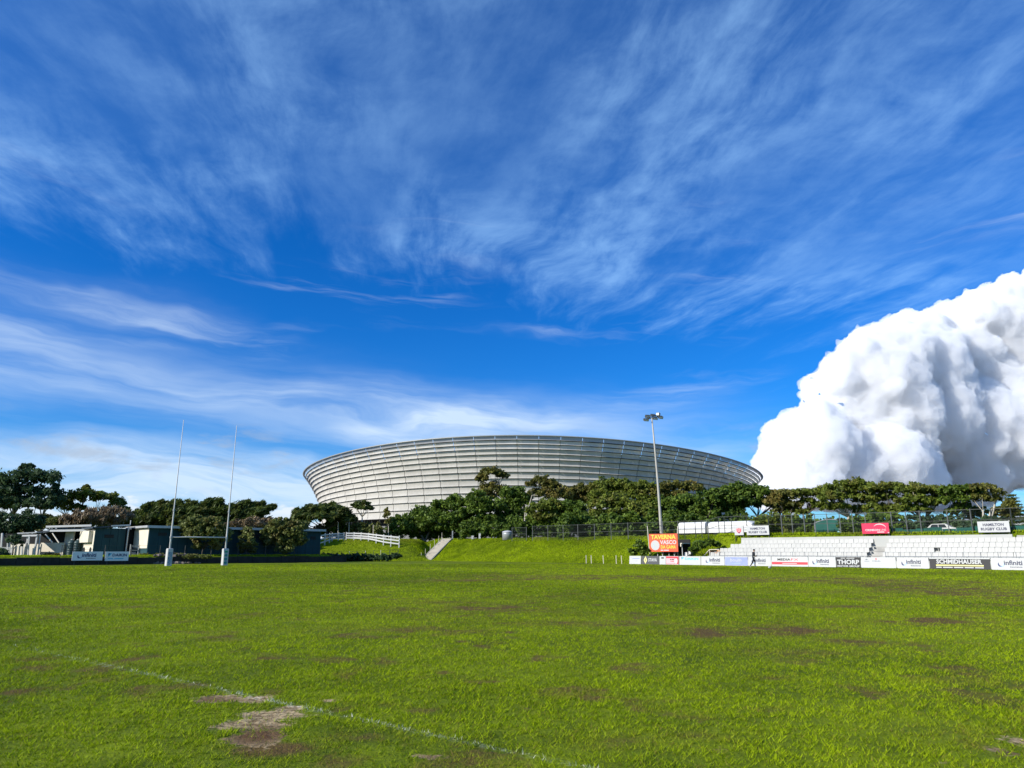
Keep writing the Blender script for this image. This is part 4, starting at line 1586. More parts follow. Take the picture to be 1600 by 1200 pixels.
# ------------------------------------------------------------------ rugby posts
g1 = ground_pt(262.5, 884.6)
g2 = Vector((g1.x + 4.75, g1.y + 3.4, 0))
goal = thing('rugby_posts', 'white rugby goal posts with padded bases and crossbar', 'goal posts', (g1 + g2) / 2)
xg = (g2 - g1).normalized()
yg = Vector((-xg.y, xg.x, 0))
tops = [at(286.5, 656, g1.y).z, at(375.5, 665, g2.y).z]
for g, zt in zip((g1, g2), tops):
    up = MB().tube([g, g + Vector((0, 0, 3.2)), g + Vector((0, 0, 6)), g + Vector((0, 0, zt))], [.10, .095, .065, .032], 10).build('upright', M['white'], goal, True)
    mb = MB()
    for z in (3.05, 6.0):
        mb.tube([g + Vector((0, 0, z - .12)), g + Vector((0, 0, z + .12))], .145 if z < 4 else .115, 10)
    mb.build('collar', M['grey_metal'], up, origin=goal.location)
zc_ = 3.1
MB().tube([g1 + Vector((0, 0, zc_)), g2 + Vector((0, 0, zc_))], .065, 8).build('crossbar', M['white'], goal, True)
fn = Vector((0.695, -0.719, 0))
fr = Vector((0.719, 0.695, 0))
M['pad_blue'] = paint('pad_blue_print', (0.06, 0.20, 0.34), 0.5, 0.1)
for gi, g in enumerate((g1, g2)):
    mb = MB()
    w2, z1 = .29, 1.82
    ch = .05
    ring_ = [(-w2, -w2 + ch), (-w2 + ch, -w2), (w2 - ch, -w2), (w2, -w2 + ch), (w2, w2 - ch), (w2 - ch, w2), (-w2 + ch, w2), (-w2, w2 - ch)]
    vs = [g + fr * a - fn * b + Vector((0, 0, z)) for z in (0.03, z1) for a, b in ring_]
    vs += [g + fr * a * .85 - fn * b * .85 + Vector((0, 0, z1 + .05)) for a, b in ring_]
    fs = [(k, (k + 1) % 8, 8 + (k + 1) % 8, 8 + k) for k in range(8)] + [(8 + k, 8 + (k + 1) % 8, 16 + (k + 1) % 8, 16 + k) for k in range(8)] + [tuple(range(16, 24)), tuple(range(7, -1, -1))]
    mb.add(vs, fs)
    pd = mb.build('pad', M['white'], goal)
    F = Face(g + fn * (w2 + .002) - fr * w2, fr, (0, 0, 1), pd)
    F.parent = None
    def padded(f_, *a, **k):
        o_ = f_(*a, **k)
        o_.parent = pd
        for v_ in o_.data.vertices:
            v_.co -= goal.location
        return o_
    padded(F.text, 'infiniti', .15, .16, .24, 1.3, 'pad_blue', .02, vertical=True)
    if gi:
        for z in (.22, .62, 1.02, 1.42):
            padded(F.rect, .10, z, .34, .20, 'green_print', 'print_block', 0.5)
    else:
        padded(F.rect, .42, .3, .06, 1.2, 'pad_blue', 'stripe')
        for z in (.3, .75, 1.25):
            padded(F.rect, .10, z, .10, .22, 'pad_blue', 'print_block')

# ------------------------------------------------------------------ white stakes in front of the bank
for px, lab_ in zip((916, 924, 943, 963, 971.5), ('thin white stake at the bank foot, leftmost of the five', 'thin white stake at the bank foot, second from the left', 'thin white stake standing alone in the middle of the five', 'thin white stake at the bank foot, second from the right', 'thin white stake at the bank foot, nearest the white board')):
    q, _ = on_line(px, 0.9, 0.3)
    a = Vector((q.x, q.y, 0))
    o = MB().tube([a, a + Vector((RNG.normal(0, .03), 0, 1.05))], .045, 6).build('marker_stake', M['cream'], None, origin=a)
    tag(o, lab_, 'stake', 'white stakes at the foot of the bank')

# ------------------------------------------------------------------ stairs up the bank
sa, _ = on_line(666, 1.0, 0.2)
sb, _ = on_line(699, 9.3, 3.8)
st_dir = (sb - sa).normalized()
st_w = st_dir.cross(Vector((0, 0, 1))).normalized()
stairs = thing('bank_stairs', 'pale concrete stairs climbing the grass bank', 'stairs', (sa.x, sa.y, 0))
NS = 19
Ls = (sb - sa).length
zb0, zb1 = 0.12, Hz(sb) + 0.30
for k in range(NS):
    f0 = k / NS
    z_ = zb0 + (zb1 - zb0) * (k + 1) / NS
    c = sa + st_dir * (Ls * (f0 + .5 / NS))
    MB().box((c.x, c.y, z_ - .22 + .02), (Ls / NS + .02 if k % 2 else Ls / NS, 1.7, .44), st_dir, st_w).build('step', M['stair'], stairs)
for sgn in (-1, 1):
    mb = MB()
    off = st_w * (.87 * sgn)
    a0 = sa + off
    b0 = sb + off
    q = st_w * (0.09 * sgn)
    za_, zb_ = zb0 + .12, zb1 + .14
    vs = [(a0.x, a0.y, -.1), (b0.x, b0.y, zb_ - .7), (b0.x, b0.y, zb_), (a0.x, a0.y, za_)]
    vs = [Vector(v_) for v_ in vs] + [Vector(v_) + q for v_ in vs]
    mb.add(vs, [(0, 1, 2, 3), (7, 6, 5, 4), (0, 4, 5, 1), (1, 5, 6, 2), (2, 6, 7, 3), (3, 7, 4, 0)])
    mb.build('stringer', M['concrete'], stairs)
for f in (0.02, 0.2, 0.42, 0.62, 0.82, 0.98):
    c = sa + st_dir * (Ls * f) - st_w * 1.0 * (1 if st_w.x > 0 else -1)
    z_ = zb0 + (zb1 - zb0) * f
    MB().bar((c.x, c.y, z_ - .2), (c.x, c.y, z_ + 1.15), .05).build('rail_post', M['cream'], stairs)
# boxes and a bin at the head of the stairs
for px, py0, py1, w_, lab, mt in ((738.5, 837.5, 842, 3.4, 'small white box at the top of the bank right of the stairs', 'white'), (749.5, 834, 842, 3.0, 'upright white utility box under the dark trees', 'white'), (707, 830, 842, 2.0, 'grey cabinet at the head of the stairs', 'grey_metal')):
    q, _ = on_line(px, 9.8, 4.0)
    z_ = Hz(q)
    zt = at(px, py0, q.y).z
    w_m = w_ * q.y / F_PX
    root = thing('utility_box', lab, 'utility box', (q.x, q.y, z_), 'utility boxes along the top of the bank')
    MB().box((q.x, q.y, (z_ + zt) / 2), (w_m, w_m * .7, max(zt - z_, .5))).build('cabinet', M[mt], root)
    MB().box((q.x, q.y, max(zt, z_ + .5) + .03), (w_m * 1.12, w_m * .8, .06)).build('lid', M[mt], root)
    MB().box((q.x + w_m * .25, q.y - w_m * .36, (z_ + zt) / 2), (.05, .04, .2)).build('handle', M['dark_metal'], root)
q, _ = on_line(793, 9.4, 4.0)
z_ = Hz(q)
bn = thing('round_tank', 'round grey tank with domed top on the bank beside the mesh fence', 'tank', (q.x, q.y, z_))
MB().lathe((q.x, q.y, z_), [(.85, -.1), (.88, .9), (.86, 1.15)], 18).build('body', M['grey_metal'], bn, True)
MB().lathe((q.x, q.y, z_), [(.90, 1.15), (.88, 1.25), (.5, 1.4), (.08, 1.46)], 18).build('lid', M['grey_print'], bn, True)

# ------------------------------------------------------------------ white rail fence on the mound
def rail_fence(pts, label):
    """pts: (px, Y, height)"""
    root = thing('rail_fence', label, 'fence', (pts[0][0].x, pts[0][0].y, pts[0][0].z), 'white rail fences on the mound')
    for p, hh_ in pts:
        MB().box(p + Vector((0, 0, hh_ / 2 - .1)), (.17, .17, hh_ + .2)).build('post', M['white'], root)
    for (p, ha), (q, hb) in zip(pts[:-1], pts[1:]):
        for f in (.30, .58, .86):
            a = p + Vector((0, -.1, ha * f))
            b = q + Vector((0, -.1, hb * f))
            MB().bar(a, b, .05, .21).build('rail', M['white'], root)


def fpts(lst, Y):
    out = []
    for px, ytop, yy in lst:
        p = at(px, 840, yy)
        z = Hz(p)
        zt = at(px, ytop, yy).z
        out.append((Vector((p.x, p.y, z)), max(zt - z, 1.0)))
    return out


rail_fence(fpts([(541, 831.5, 128), (553, 831.5, 128), (564, 831.8, 127.5), (576, 832.6, 127), (588, 834, 126), (599.5, 835, 125), (611, 836, 124.5), (624, 837, 124)], 0),
           'white three rail fence along the mound from the corner to the dark trees')
rail_fence(fpts([(499, 834.5, 124), (508, 833.2, 125), (515, 833, 126), (519, 832.5, 127), (529, 832.2, 127.5), (537.5, 832.2, 128)], 0),
           'white three rail fence beside the teal clubhouse end')
# low wire fence at the foot of the mound
lf = None
prev = None
pts = []
for k, px in enumerate((519, 534, 546, 558, 571, 584, 595, 609, 622)):
    yy = 117.5 + 0.25 * k
    p = at(px, 860, yy)
    pts.append(Vector((p.x, p.y, Hz(p))))
lf = thing('wire_fence', 'low dark wire fence at the foot of the mound', 'fence', pts[0])
for k, p in enumerate(pts):
    MB().bar(p - Vector((0, 0, .1)), p + Vector((0, 0, 1.5)), .06).build('post', M['cream'] if k in (2, 4, 6) else M['dark_metal'], lf)
for z in (.5, 1.0, 1.42):
    mb = MB()
    for p, q in zip(pts[:-1], pts[1:]):
        mb.bar(p + Vector((0, 0, z)), q + Vector((0, 0, z)), .03)
    mb.build('wire', M['dark_metal'], lf)
# pale garden furniture by the end of the clubhouse
for k, (px, py, yy) in enumerate(((515, 862, 117), (521.5, 860, 116.4), (527, 861, 117.2))):
    c = at(px, 866, yy)
    c.z = Hz(c)
    root = thing('garden_chair', ('white garden chair nearest the teal clubhouse end', 'white garden chair standing in front between its two neighbours', 'white garden chair nearest the low wire fence')[k], 'chair', c, 'garden chairs beside the clubhouse')
    MB().box(c + Vector((0, 0, .45)), (.5, .5, .06)).build('seat', M['white'], root)
    MB().box(c + Vector((0, .24, .80)), (.5, .06, .62)).build('backrest', M['white'], root)
    for sx in (-1, 1):
        for sy in (-1, 1):
            MB().bar(c + Vector((.2 * sx, .2 * sy, -.02)), c + Vector((.2 * sx, .2 * sy, .45)), .05).build('leg', M['white'], root)

# ------------------------------------------------------------------ clubhouse
def CP(k, e, z=0.0):
    p = C0 + N * k + U * e
    return Vector((p.x, p.y, z))


def kpx(px, e):
    """k where the line at offset e meets photo column px"""
    a = (px - 800) / F_PX * CT
    A = C0 + U * e
    return (a * A.y - A.x) / (N.x - a * N.y)


ZB = 0.95
club = thing('clubhouse', 'long low teal clubhouse with white fascia behind the rugby posts', 'clubhouse', CP(8, -3, ZB))
kA0, kA1 = -0.8, kpx(500, 0)


def cbox(mb, k0, k1, e0, e1, z0, z1):
    c = CP((k0 + k1) / 2, (e0 + e1) / 2, (z0 + z1) / 2)
    return mb.box(c, (k1 - k0, abs(e1 - e0), z1 - z0), N, U)


ZA = 4.62
# block A: front wall of vertical boards, each board its own piece
nb_ = 20
for j in range(nb_):
    ka = kA0 + (kA1 - kA0) * j / nb_
    kb = kA0 + (kA1 - kA0) * (j + 1) / nb_
    mb = MB()
    cbox(mb, ka + .015, kb - .015, -.16, 0 - .01 * (j % 2), ZB - .3, ZA)
    mb.build('cladding_panel', M['teal'], club)
mb = MB()
cbox(mb, kA0 + .2, kA1 - .2, -8.0, -.20, ZB - .3, ZA - .02)
mb.build('core_wall', M['interior'], club)
mb = MB()
cbox(mb, kA0 - .02, kA0 + .18, -5.9, -.17, ZB + 1.0, ZA - .1)
o = mb.build('end_wall', M['cream'], club)
tag(o, 'sunlit cream end wall')
mb = MB()
cbox(mb, kA0, kA0 + .18, -5.9, -.17, ZB - .3, ZB + .98)
mb.build('end_wall', M['teal'], club)
mb = MB()
cbox(mb, kA1 - .18, kA1 + .02, -8.0, -.17, ZB - .3, ZA)
mb.build('end_wall', M['teal'], club)
mb = MB()
cbox(mb, kA0 - .4, kA1 + .5, -8.4, .55, ZA + .01, ZA + .16)
mb.build('roof', M['roof_grey'], club)
mb = MB()
cbox(mb, kA0 - .4, kA1 + .5, .56, .62, ZA - .10, ZA + .22)
mb.build('fascia', M['white'], club)
mb = MB()
cbox(mb, kA0 - .47, kA0 - .405, -8.4, .55, ZA - .06, ZA + .22)
mb.build('fascia', M['roof_grey'], club)
for pxa, pxb, ya, yb in ((244, 258, 832, 837), (284, 296, 833, 838), (388, 402, 835, 840), (484, 492, 838, 843)):
    ka, kb = kpx(pxa, 0), kpx(pxb, 0)
    Y_ = CP(ka, 0).y
    za, zb = at(pxa, yb, Y_).z, at(pxa, ya, Y_).z
    mb = MB()
    cbox(mb, ka, kb, 0.004, .03, za, zb)
    v_ = mb.build('vent', M['interior'], club)
    for q in range(3):
        mb = MB()
        zz = za + (zb - za) * (q + .5) / 3
        cbox(mb, ka + .03, kb - .03, .031, .06, zz - .02, zz + .02)
        mb.build('slat', M['dark_metal'], v_, origin=club.location)
# dark way between the blocks, with steps and a white post
e_b = -5.0
kB0, kB1 = kpx(145, e_b), kpx(193, e_b)
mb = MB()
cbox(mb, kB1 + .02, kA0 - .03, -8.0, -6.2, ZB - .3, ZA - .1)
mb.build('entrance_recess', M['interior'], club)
MB().tube([CP(kB1 + .15, e_b + .5, ZB), CP(kB1 + .15, e_b + .5, ZA + .1)], .09, 8).build('porch_post', M['white'], club)
for j in range(3):
    mb = MB()
    cbox(mb, kB1 + .1, kA0 - .1, -4.4 + .4 * j, -4.0 + .4 * j, ZB - .1, ZB + .55 - .18 * j)
    mb.build('step', M['concrete'], club)
for kk_ in (kB1 + .2, kA0 - .15):
    MB().bar(CP(kk_, -3.0, ZB - .2), CP(kk_, -3.0, ZB + 1.5), .09).build('rail_post', M['roof_grey'], club)
for z in (.75, 1.3):
    MB().bar(CP(kB1 + .2, -3.0, ZB + z), CP(kA0 - .15, -3.0, ZB + z), .06, .10).build('handrail', M['roof_grey'], club)
# block B
for j in range(4):
    mb = MB()
    ka = kB0 + (kB1 - kB0) * j / 4
    kb = kB0 + (kB1 - kB0) * (j + 1) / 4
    cbox(mb, ka + .015, kb - .015, e_b - .16, e_b - .01 * (j % 2), ZB - .3, ZA - .1)
    mb.build('cladding_panel', M['teal'], club)
mb = MB()
cbox(mb, kB0 + .2, kB1 - .02, e_b - 7.5, e_b - .18, ZB - .3, ZA - .12)
mb.build('core_wall', M['teal'], club)
mb = MB()
cbox(mb, kB0, kB0 + .19, e_b - 7.5, e_b - .17, ZB - .3, ZA - .3)
o = mb.build('end_wall', M['cream'], club)
tag(o, 'cream end wall with two dark arches')
mb = MB()
cbox(mb, kB0 - .5, kB0 - .005, e_b - 5.2, e_b - .9, ZB + 1.75, ZA - .45)
mb.build('box_bay', M['cream'], club)
for e_ in (-1.2, -4.3):
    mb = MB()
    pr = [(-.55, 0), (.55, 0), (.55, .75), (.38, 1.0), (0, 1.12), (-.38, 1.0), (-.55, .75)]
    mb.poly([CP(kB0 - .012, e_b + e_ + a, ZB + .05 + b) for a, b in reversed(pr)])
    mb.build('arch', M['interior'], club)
mb = MB()
q0 = [CP(kB0 - .5, e_b + .5, ZA + .02), CP(kB1 + .3, e_b + .5, ZA + .42), CP(kB1 + .3, e_b - 7.5, ZA + .42), CP(kB0 - .5, e_b - 7.5, ZA + .02)]
mb.add(q0 + [p - Vector((0, 0, .18)) for p in q0], [(0, 1, 2, 3), (7, 6, 5, 4), (0, 4, 5, 1), (1, 5, 6, 2), (2, 6, 7, 3), (3, 7, 4, 0)])
mb.build('roof', M['roof_dark'], club)
MB().bar(CP(kB0 + 1.7, e_b + .54, ZA + .20), CP(kB1 + .3, e_b + .54, ZA + .36), .05, .20).build('fascia', M['white'], club)
mb = MB()
kv0, kv1 = kpx(160, e_b), kpx(175, e_b)
cbox(mb, kv0, kv1, e_b + .004, e_b + .03, ZB + 2.35, ZB + 2.75)
v_ = mb.build('vent', M['interior'], club)
mb = MB()
cbox(mb, kv0, kv1, e_b + .031, e_b + .06, ZB + 2.53, ZB + 2.57)
mb.build('slat', M['dark_metal'], v_, origin=club.location)
MB().bar(CP(kB1 + .35, e_b + .3, ZA + .4), CP(kB1 + .35, e_b + .3, ZA + 1.0), .08).build('flue', M['white'], club)


def fw(pa, pb, Ya, Yb, ytop, ybot, mat, name, th=.2):
    """wall between two photo columns, frontal"""
    a, b = at(pa, 850, Ya), at(pb, 850, Yb)
    zt = at((pa + pb) / 2, ytop, (Ya + Yb) / 2).z
    zb = ZB - .2 if ybot is None else at((pa + pb) / 2, ybot, (Ya + Yb) / 2).z
    nrm = Vector((-(b - a).y, (b - a).x, 0))
    if nrm.y < 0:
        nrm = -nrm
    return MB().wallbox(a, b, zb, zt, th, nrm).build(name, M[mat], club)


# block C further back: cream bay, dark tank recess, white beams
fw(100, 113, 99.5, 98.8, 830, None, 'cream', 'wall')
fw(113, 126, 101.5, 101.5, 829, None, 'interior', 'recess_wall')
fw(64, 100, 99.3, 98.6, 848, None, 'cream', 'low_wall')
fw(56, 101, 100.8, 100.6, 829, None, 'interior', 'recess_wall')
fw(16, 64, 98.6, 97.6, 850, None, 'cream', 'low_wall')
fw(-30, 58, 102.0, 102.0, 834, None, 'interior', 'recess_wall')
for (pa, pb, ya, yb, Y_) in ((72, 143, 823, 821, 97.5), (78, 143, 829.3, 828.3, 97.2)):
    a = at(pa, ya, Y_)
    b = at(pb, yb, Y_)
    MB().bar(a, b, .10, .26).build('fascia', M['white'], club)
a, b = at(74, 826, 97.7), at(143, 824.6, 97.7)
mb = MB()
q0 = [a, b, b + Vector((-2, 7, .1)), a + Vector((-2, 7, .1))]
mb.add(q0 + [p - Vector((0, 0, .15)) for p in q0], [(0, 1, 2, 3), (7, 6, 5, 4), (0, 4, 5, 1), (1, 5, 6, 2), (2, 6, 7, 3), (3, 7, 4, 0)])
mb.build('roof', M['roof_dark'], club)
a, b = at(56, 832.8, 97.5), at(80, 827.5, 97.3)
mb = MB()
q0 = [a, b, b + Vector((-1, 5, .4)), a + Vector((-1, 5, .4))]
mb.add(q0 + [p - Vector((0, 0, .22)) for p in q0], [(0, 1, 2, 3), (7, 6, 5, 4), (0, 4, 5, 1), (1, 5, 6, 2), (2, 6, 7, 3), (3, 7, 4, 0)])
mb.build('roof', M['roof_dark'], club)
for (xa, ya, xb, yb) in ((71, 835, 82, 848), (82, 833, 92, 848)):
    MB().tube([at(xa, ya, 97.4), at(xb, yb, 97.0)], .08, 6).build('awning_strut', M['cream'], club)
# veranda with white posts
a, b = at(27, 832.5, 96.5), at(57, 831.2, 96.3)
mb = MB()
q0 = [a, b, b + Vector((0, 5, .25)), a + Vector((0, 5, .25))]
mb.add(q0 + [p - Vector((0, 0, .14)) for p in q0], [(0, 1, 2, 3), (7, 6, 5, 4), (0, 4, 5, 1), (1, 5, 6, 2), (2, 6, 7, 3), (3, 7, 4, 0)])
mb.build('veranda_roof', M['roof_grey'], club)
MB().bar(at(20, 837.4, 96.2), at(58, 836.6, 96.0), .1, .22).build('veranda_beam', M['white'], club)
for j, (xa, ya, xb) in enumerate(((3.5, 833, 1.5), (12.5, 841, 11.5), (15.5, 843, 14.5), (22, 836, 20), (25.5, 853, 24), (31, 853, 30), (35, 852, 34.5), (41, 848, 38), (44, 836, 41), (46, 837, 44), (58.5, 835, 53.5), (63, 835, 59.5))):
    a = at(xb, 866, 96.0 + .2 * (j % 3))
    a.z = ZB - .1
    b = at(xa, ya, a.y)
    MB().bar(a, b, .13 if j % 2 else .18).build('veranda_post', M['white'], club)
for j in range(10):
    xa = 1 + j * 2.2
    a = at(xa, 860, 95.8)
    MB().bar((a.x, a.y, ZB), (a.x, a.y, ZB + 1.15), .1, .06).build('picket', M['white'], club)
for z in (.4, .95):
    a, b = at(-4, 860, 95.86), at(22, 860, 95.86)
    MB().bar((a.x, a.y, ZB + z), (b.x, b.y, ZB + z), .05, .1).build('picket_rail', M['white'], club)
# water tanks
for px, lab in ((110.5, 'dark green ribbed water tank by the cream wall'), (120, 'dark ribbed water tank nearer the arched wall')):
    p = at(px, 860, 98.0)
    zt = at(px, 843, 98.0).z
    root = thing('water_tank', lab, 'water tank', (p.x, p.y, ZB), 'water tanks beside the clubhouse')
    prof = [(.40, -.1)]
    nrib = 6
    for j in range(nrib):
        z0_ = (zt - ZB - .35) * j / nrib
        z1_ = (zt - ZB - .35) * (j + 1) / nrib
        prof += [(.42, z0_ + .03), (.46, z0_ + .08), (.46, z1_ - .06), (.42, z1_ - .01)]
    prof += [(.38, zt - ZB - .22), (.15, zt - ZB - .06)]
    MB().lathe((p.x, p.y, ZB), prof, 16).build('body', M['tank'], root, True)
    MB().lathe((p.x, p.y, zt - .06), [(.17, -.02), (.17, .08), (.05, .12)], 12).build('lid', M['roof_grey'], root, True)
M['shade_board'] = paint('shade_board', (0.74, 0.74, 0.73), 0.45, 0.03, 0.5, 0.08, (0.5, 0.48, 0.42))
# two boards on the terrace edge before the clubhouse
for (xa, xb, ya, yb, kind, lab) in ((114, 161.5, 861.8, 876, 0, 'pale blue white infiniti insurance board in the shade before the clubhouse'), (165.5, 202, 861.8, 876.5, 1, 'pale board with navy capitals DAIKIN in the shade before the clubhouse')):
    e_ = 4.7
    ka, kb = kpx(xa, e_), kpx(xb, e_)
    pa, pb = CP(ka, e_), CP(kb, e_)
    za, zb = at(xa, yb, pa.y).z, at(xa, ya, pa.y).z
    root = thing('advertising_board', lab, 'board', ((pa.x + pb.x) / 2, (pa.y + pb.y) / 2, 0), 'advertising boards before the clubhouse')
    L = kb - ka
    c = CP((ka + kb) / 2, e_ - .03, (za + zb) / 2)
    MB().box(c, (L, .05, zb - za), N, U).build('panel', M['shade_board'], root)
    for kk_ in (ka + .3, kb - .3):
        MB().bar(CP(kk_, e_ - .12, -.1), CP(kk_, e_ - .12, zb + .05), .08).build('post', M['dark_metal'], root)
    F = Face(Vector((pa.x, pa.y, za)), N, (0, 0, 1), root)
    h = zb - za
    if kind == 0:
        infiniti(F, L, h, .16, 'navy')
    else:
        F.poly([(L * .12, h * .82), (L * .28, h * .82), (L * .12, h * .42)], 'cyan')
        F.poly([(L * .12, h * .82), (L * .20, h * .82), (L * .12, h * .58)], 'navy', lift=2)
        F.text('DAIKIN', L * .30, h * .48, L * .62, h * .30, 'navy', .03)
        F.dashes(L * .12, h * .20, L * .66, h * .09, 'cyan', 2)
# low dark wall added in place of the shade at the terrace edge
rw = thing('shade_band_wall', 'low dark wall standing in for the shade along the terrace edge before the clubhouse', 'wall', CP(3, 4.4, 0))
M['shade_band_dark'] = paint('shade_band_dark', (0.028, 0.026, 0.022), 0.9, 0.3, 1.5, 0.4, (0.05, 0.055, 0.02), bumps=0.03)  # terrace shade put into the colour of the blocks
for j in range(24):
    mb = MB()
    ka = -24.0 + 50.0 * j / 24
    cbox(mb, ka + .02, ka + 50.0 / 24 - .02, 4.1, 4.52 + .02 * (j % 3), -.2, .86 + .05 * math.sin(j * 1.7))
    mb.build('shade_block', M['shade_band_dark'], rw)
# dark mesh fence along the terrace
pts = [CP(kpx(px, 3.4), 3.4) for px in (96, 115, 164, 205, 250, 289, 330, 372, 415, 460, 500)]
root = thing('wire_fence', 'thin dark wire fence along the terrace before the clubhouse', 'fence', pts[0])
for p in pts:
    MB().bar((p.x, p.y, .2), (p.x, p.y, 2.3), .07).build('post', M['dark_metal'], root)
for z in (1.2, 1.75, 2.25):
    mb = MB()
    for p, q in zip(pts[:-1], pts[1:]):
        mb.bar((p.x, p.y, z), (q.x, q.y, z), .02)
    mb.build('wire', M['dark_metal'], root)
# rocks heaped at the terrace foot
for k in range(46):
    px = RNG.uniform(240, 312)
    p = CP(kpx(px, 4.2), RNG.uniform(3.7, 5.0))
    s_ = RNG.uniform(.14, .34)
    mb = MB().sphere((p.x, p.y, Hz(p) + s_ * .3), s_ * 1.3, s_ * 1.0, s_ * .7, 7, 5, Matrix.Rotation(RNG.uniform(0, 6), 3, 'Z') @ Matrix.Rotation(RNG.uniform(-.5, .5), 3, 'X'))
    mb.v = [tuple(Vector(v_) + Vector(RNG.normal(0, s_ * .12, 3))) for v_ in mb.v]
    o = mb.build('rock', M['rock'], None, origin=(p.x, p.y, Hz(p)))
    tag(o, 'brown rock in the heap at the terrace foot behind the goal posts', 'rock', 'rocks heaped behind the goal posts')

# ------------------------------------------------------------------ trees and shrubs
def leaf_cloud(cent, rad, ncl, nleaf, leaf, spray=None, shell=0.55, aspect=1.7, upbias=0.5, full=False):
    """leaf quads in clumps spread through the crown ellipsoids; returns verts, tint, clump centres"""
    V, T, CC = [], [], []
    for (c, r), n_cl in zip(zip(cent, rad), ncl):
        r = np.array(r)
        d = RNG.standard_normal((n_cl, 3))
        d /= np.linalg.norm(d, axis=1)[:, None]
        if not full:
            d[:, 2] = np.where(d[:, 2] < -0.35, -d[:, 2] * 0.6, d[:, 2])
        rho = (shell + (1 - shell) * RNG.random(n_cl)) ** 0.8 * RNG.uniform(.80, 1.10, n_cl)
        cc = np.array(c) + d * rho[:, None] * r
        CC.append(cc)
        rc = RNG.uniform(0.6, 1.25, n_cl) * min(r[0], r[2]) * 0.38
        ct_ = RNG.normal(0, .16, n_cl)
        k = np.repeat(np.arange(n_cl), nleaf)
        n = len(k)
        o = RNG.standard_normal((n, 3))
        o /= np.linalg.norm(o, axis=1)[:, None]
        o *= (RNG.random(n) ** 0.42)[:, None]
        p = cc[k] + o * rc[k][:, None] * np.array([1.1, 1.1, .78])
        nr = RNG.standard_normal((n, 3)) * .8 + o * .7
        nr[:, 2] += upbias
        nr /= np.linalg.norm(nr, axis=1)[:, None]
        a = RNG.standard_normal((n, 3))
        if spray is not None:
            a = a * .32 + np.array(spray)
        a -= nr * (a * nr).sum(1)[:, None]
        a /= np.linalg.norm(a, axis=1)[:, None] + 1e-9
        b = np.cross(nr, a)
        s = leaf * RNG.uniform(.6, 1.25, n)
        la, lb = (a * s[:, None] * .5 * aspect), (b * s[:, None] * .5)
        q = np.stack([p - la, p + lb - la * .1, p + la, p - lb - la * .1], 1)
        V.append(q.reshape(-1, 3))
        t = np.clip(.5 + RNG.normal(0, .20, n) + ct_[k], 0, 1)
        T.append(np.repeat(t, 4))
    return np.concatenate(V), np.concatenate(T), np.concatenate(CC)


def tree(label, blobs, Y, leafm, barkm, base, stems=(), name='tree', cat='tree', leaf=.30, cover=1.0, group=None, spray=None,
         depth=1.0, trunk_r=.24, nlimb=10, shell=.5, twig=False, aspect=1.7, zbase=None, fork=.45, fill=1.26):
    if name == 'shrub':
        fill = 1.02
    """blobs: crown masses (photo px x, px y, half width, half height[, distance offset]); base: px of the trunk foot"""
    b = at(base, 850, Y)
    zb = Hz(b) if zbase is None else zbase
    b = Vector((b.x, b.y, zb))
    root = thing(name, label, cat, b, group)
    cent, rad, ncl = [], [], []
    S = Y * 0.985 / F_PX
    for bl in blobs:
        px, py, rx, ry = bl[0], bl[1], bl[2] * fill, bl[3] * fill * 1.12
        oy = bl[4] if len(bl) > 4 else RNG.uniform(-.8, .8)
        c = at(px, py, Y + oy)
        R_ = (rx * S, max(rx * .8, ry) * S * depth, ry * S)
        cent.append(tuple(c))
        rad.append(R_)
        rc = .36 * min(R_[0], R_[2])
        ncl.append(int(max(6, cover * 3.1 * (R_[0] * R_[2]) / rc ** 2)))
    rcm = np.mean([.42 * min(r[0], r[2]) for r in rad])
    leaf = leaf * .98
    nl = int(np.clip(7.5 * (rcm / leaf) ** 2 * 1.5, 14, 52))
    V, T, CC = leaf_cloud(cent, rad, ncl, nl, leaf, spray, shell, aspect, full=(name in ('hedge', 'bush', 'shrub')))
    me = fast_mesh('crown', V - np.array(b), 4, {'tint': T})
    link('crown', me, M[leafm], root)
    # trunk, forks and limbs
    mb = MB()
    if not stems:
        cx = np.mean([c[0] for c in cent])
        cz = np.min([c[2] for c in cent])
        stems = [(None, None)]
        heads = [Vector((b.x + (cx - b.x) * fork, b.y, zb + max(.6, (cz - zb) * .62)))]
    else:
        heads = [at(px, py, Y) for px, py in stems]
    for i, h in enumerate(heads):
        f = b + Vector((.18 * i * (-1) ** i, 0.1 * i, -.2))
        mid = f + (h - f) * .5 + Vector((RNG.normal(0, .12), RNG.normal(0, .12), 0))
        q = trunk_r * (1.0 if len(heads) < 3 else .8)
        mb.tube([f, f + (mid - f) * .15, mid, h], [q * 1.35, q, q * .85, q * .7], 8)
    mb.build('trunk', M[barkm], root, True)
    mb = MB()
    pick = RNG.choice(len(CC), min(nlimb, len(CC)), replace=False)
    for j in pick:
        e = Vector(CC[j])
        h = min(heads, key=lambda q: (q - e).length)
        m_ = h + (e - h) * .5 + Vector((0, 0, -.08 * (e - h).length))
        q = trunk_r * RNG.uniform(.28, .5)
        mb.tube([h - (h - b).normalized() * .2, m_, e], [q, q * .6, q * .18], 5)
    mb.build('limbs', M[barkm], root, True)
    return root


G_BACK = 'trees and shrubs along the top of the bank'
G_LEFT = 'trees behind the clubhouse'
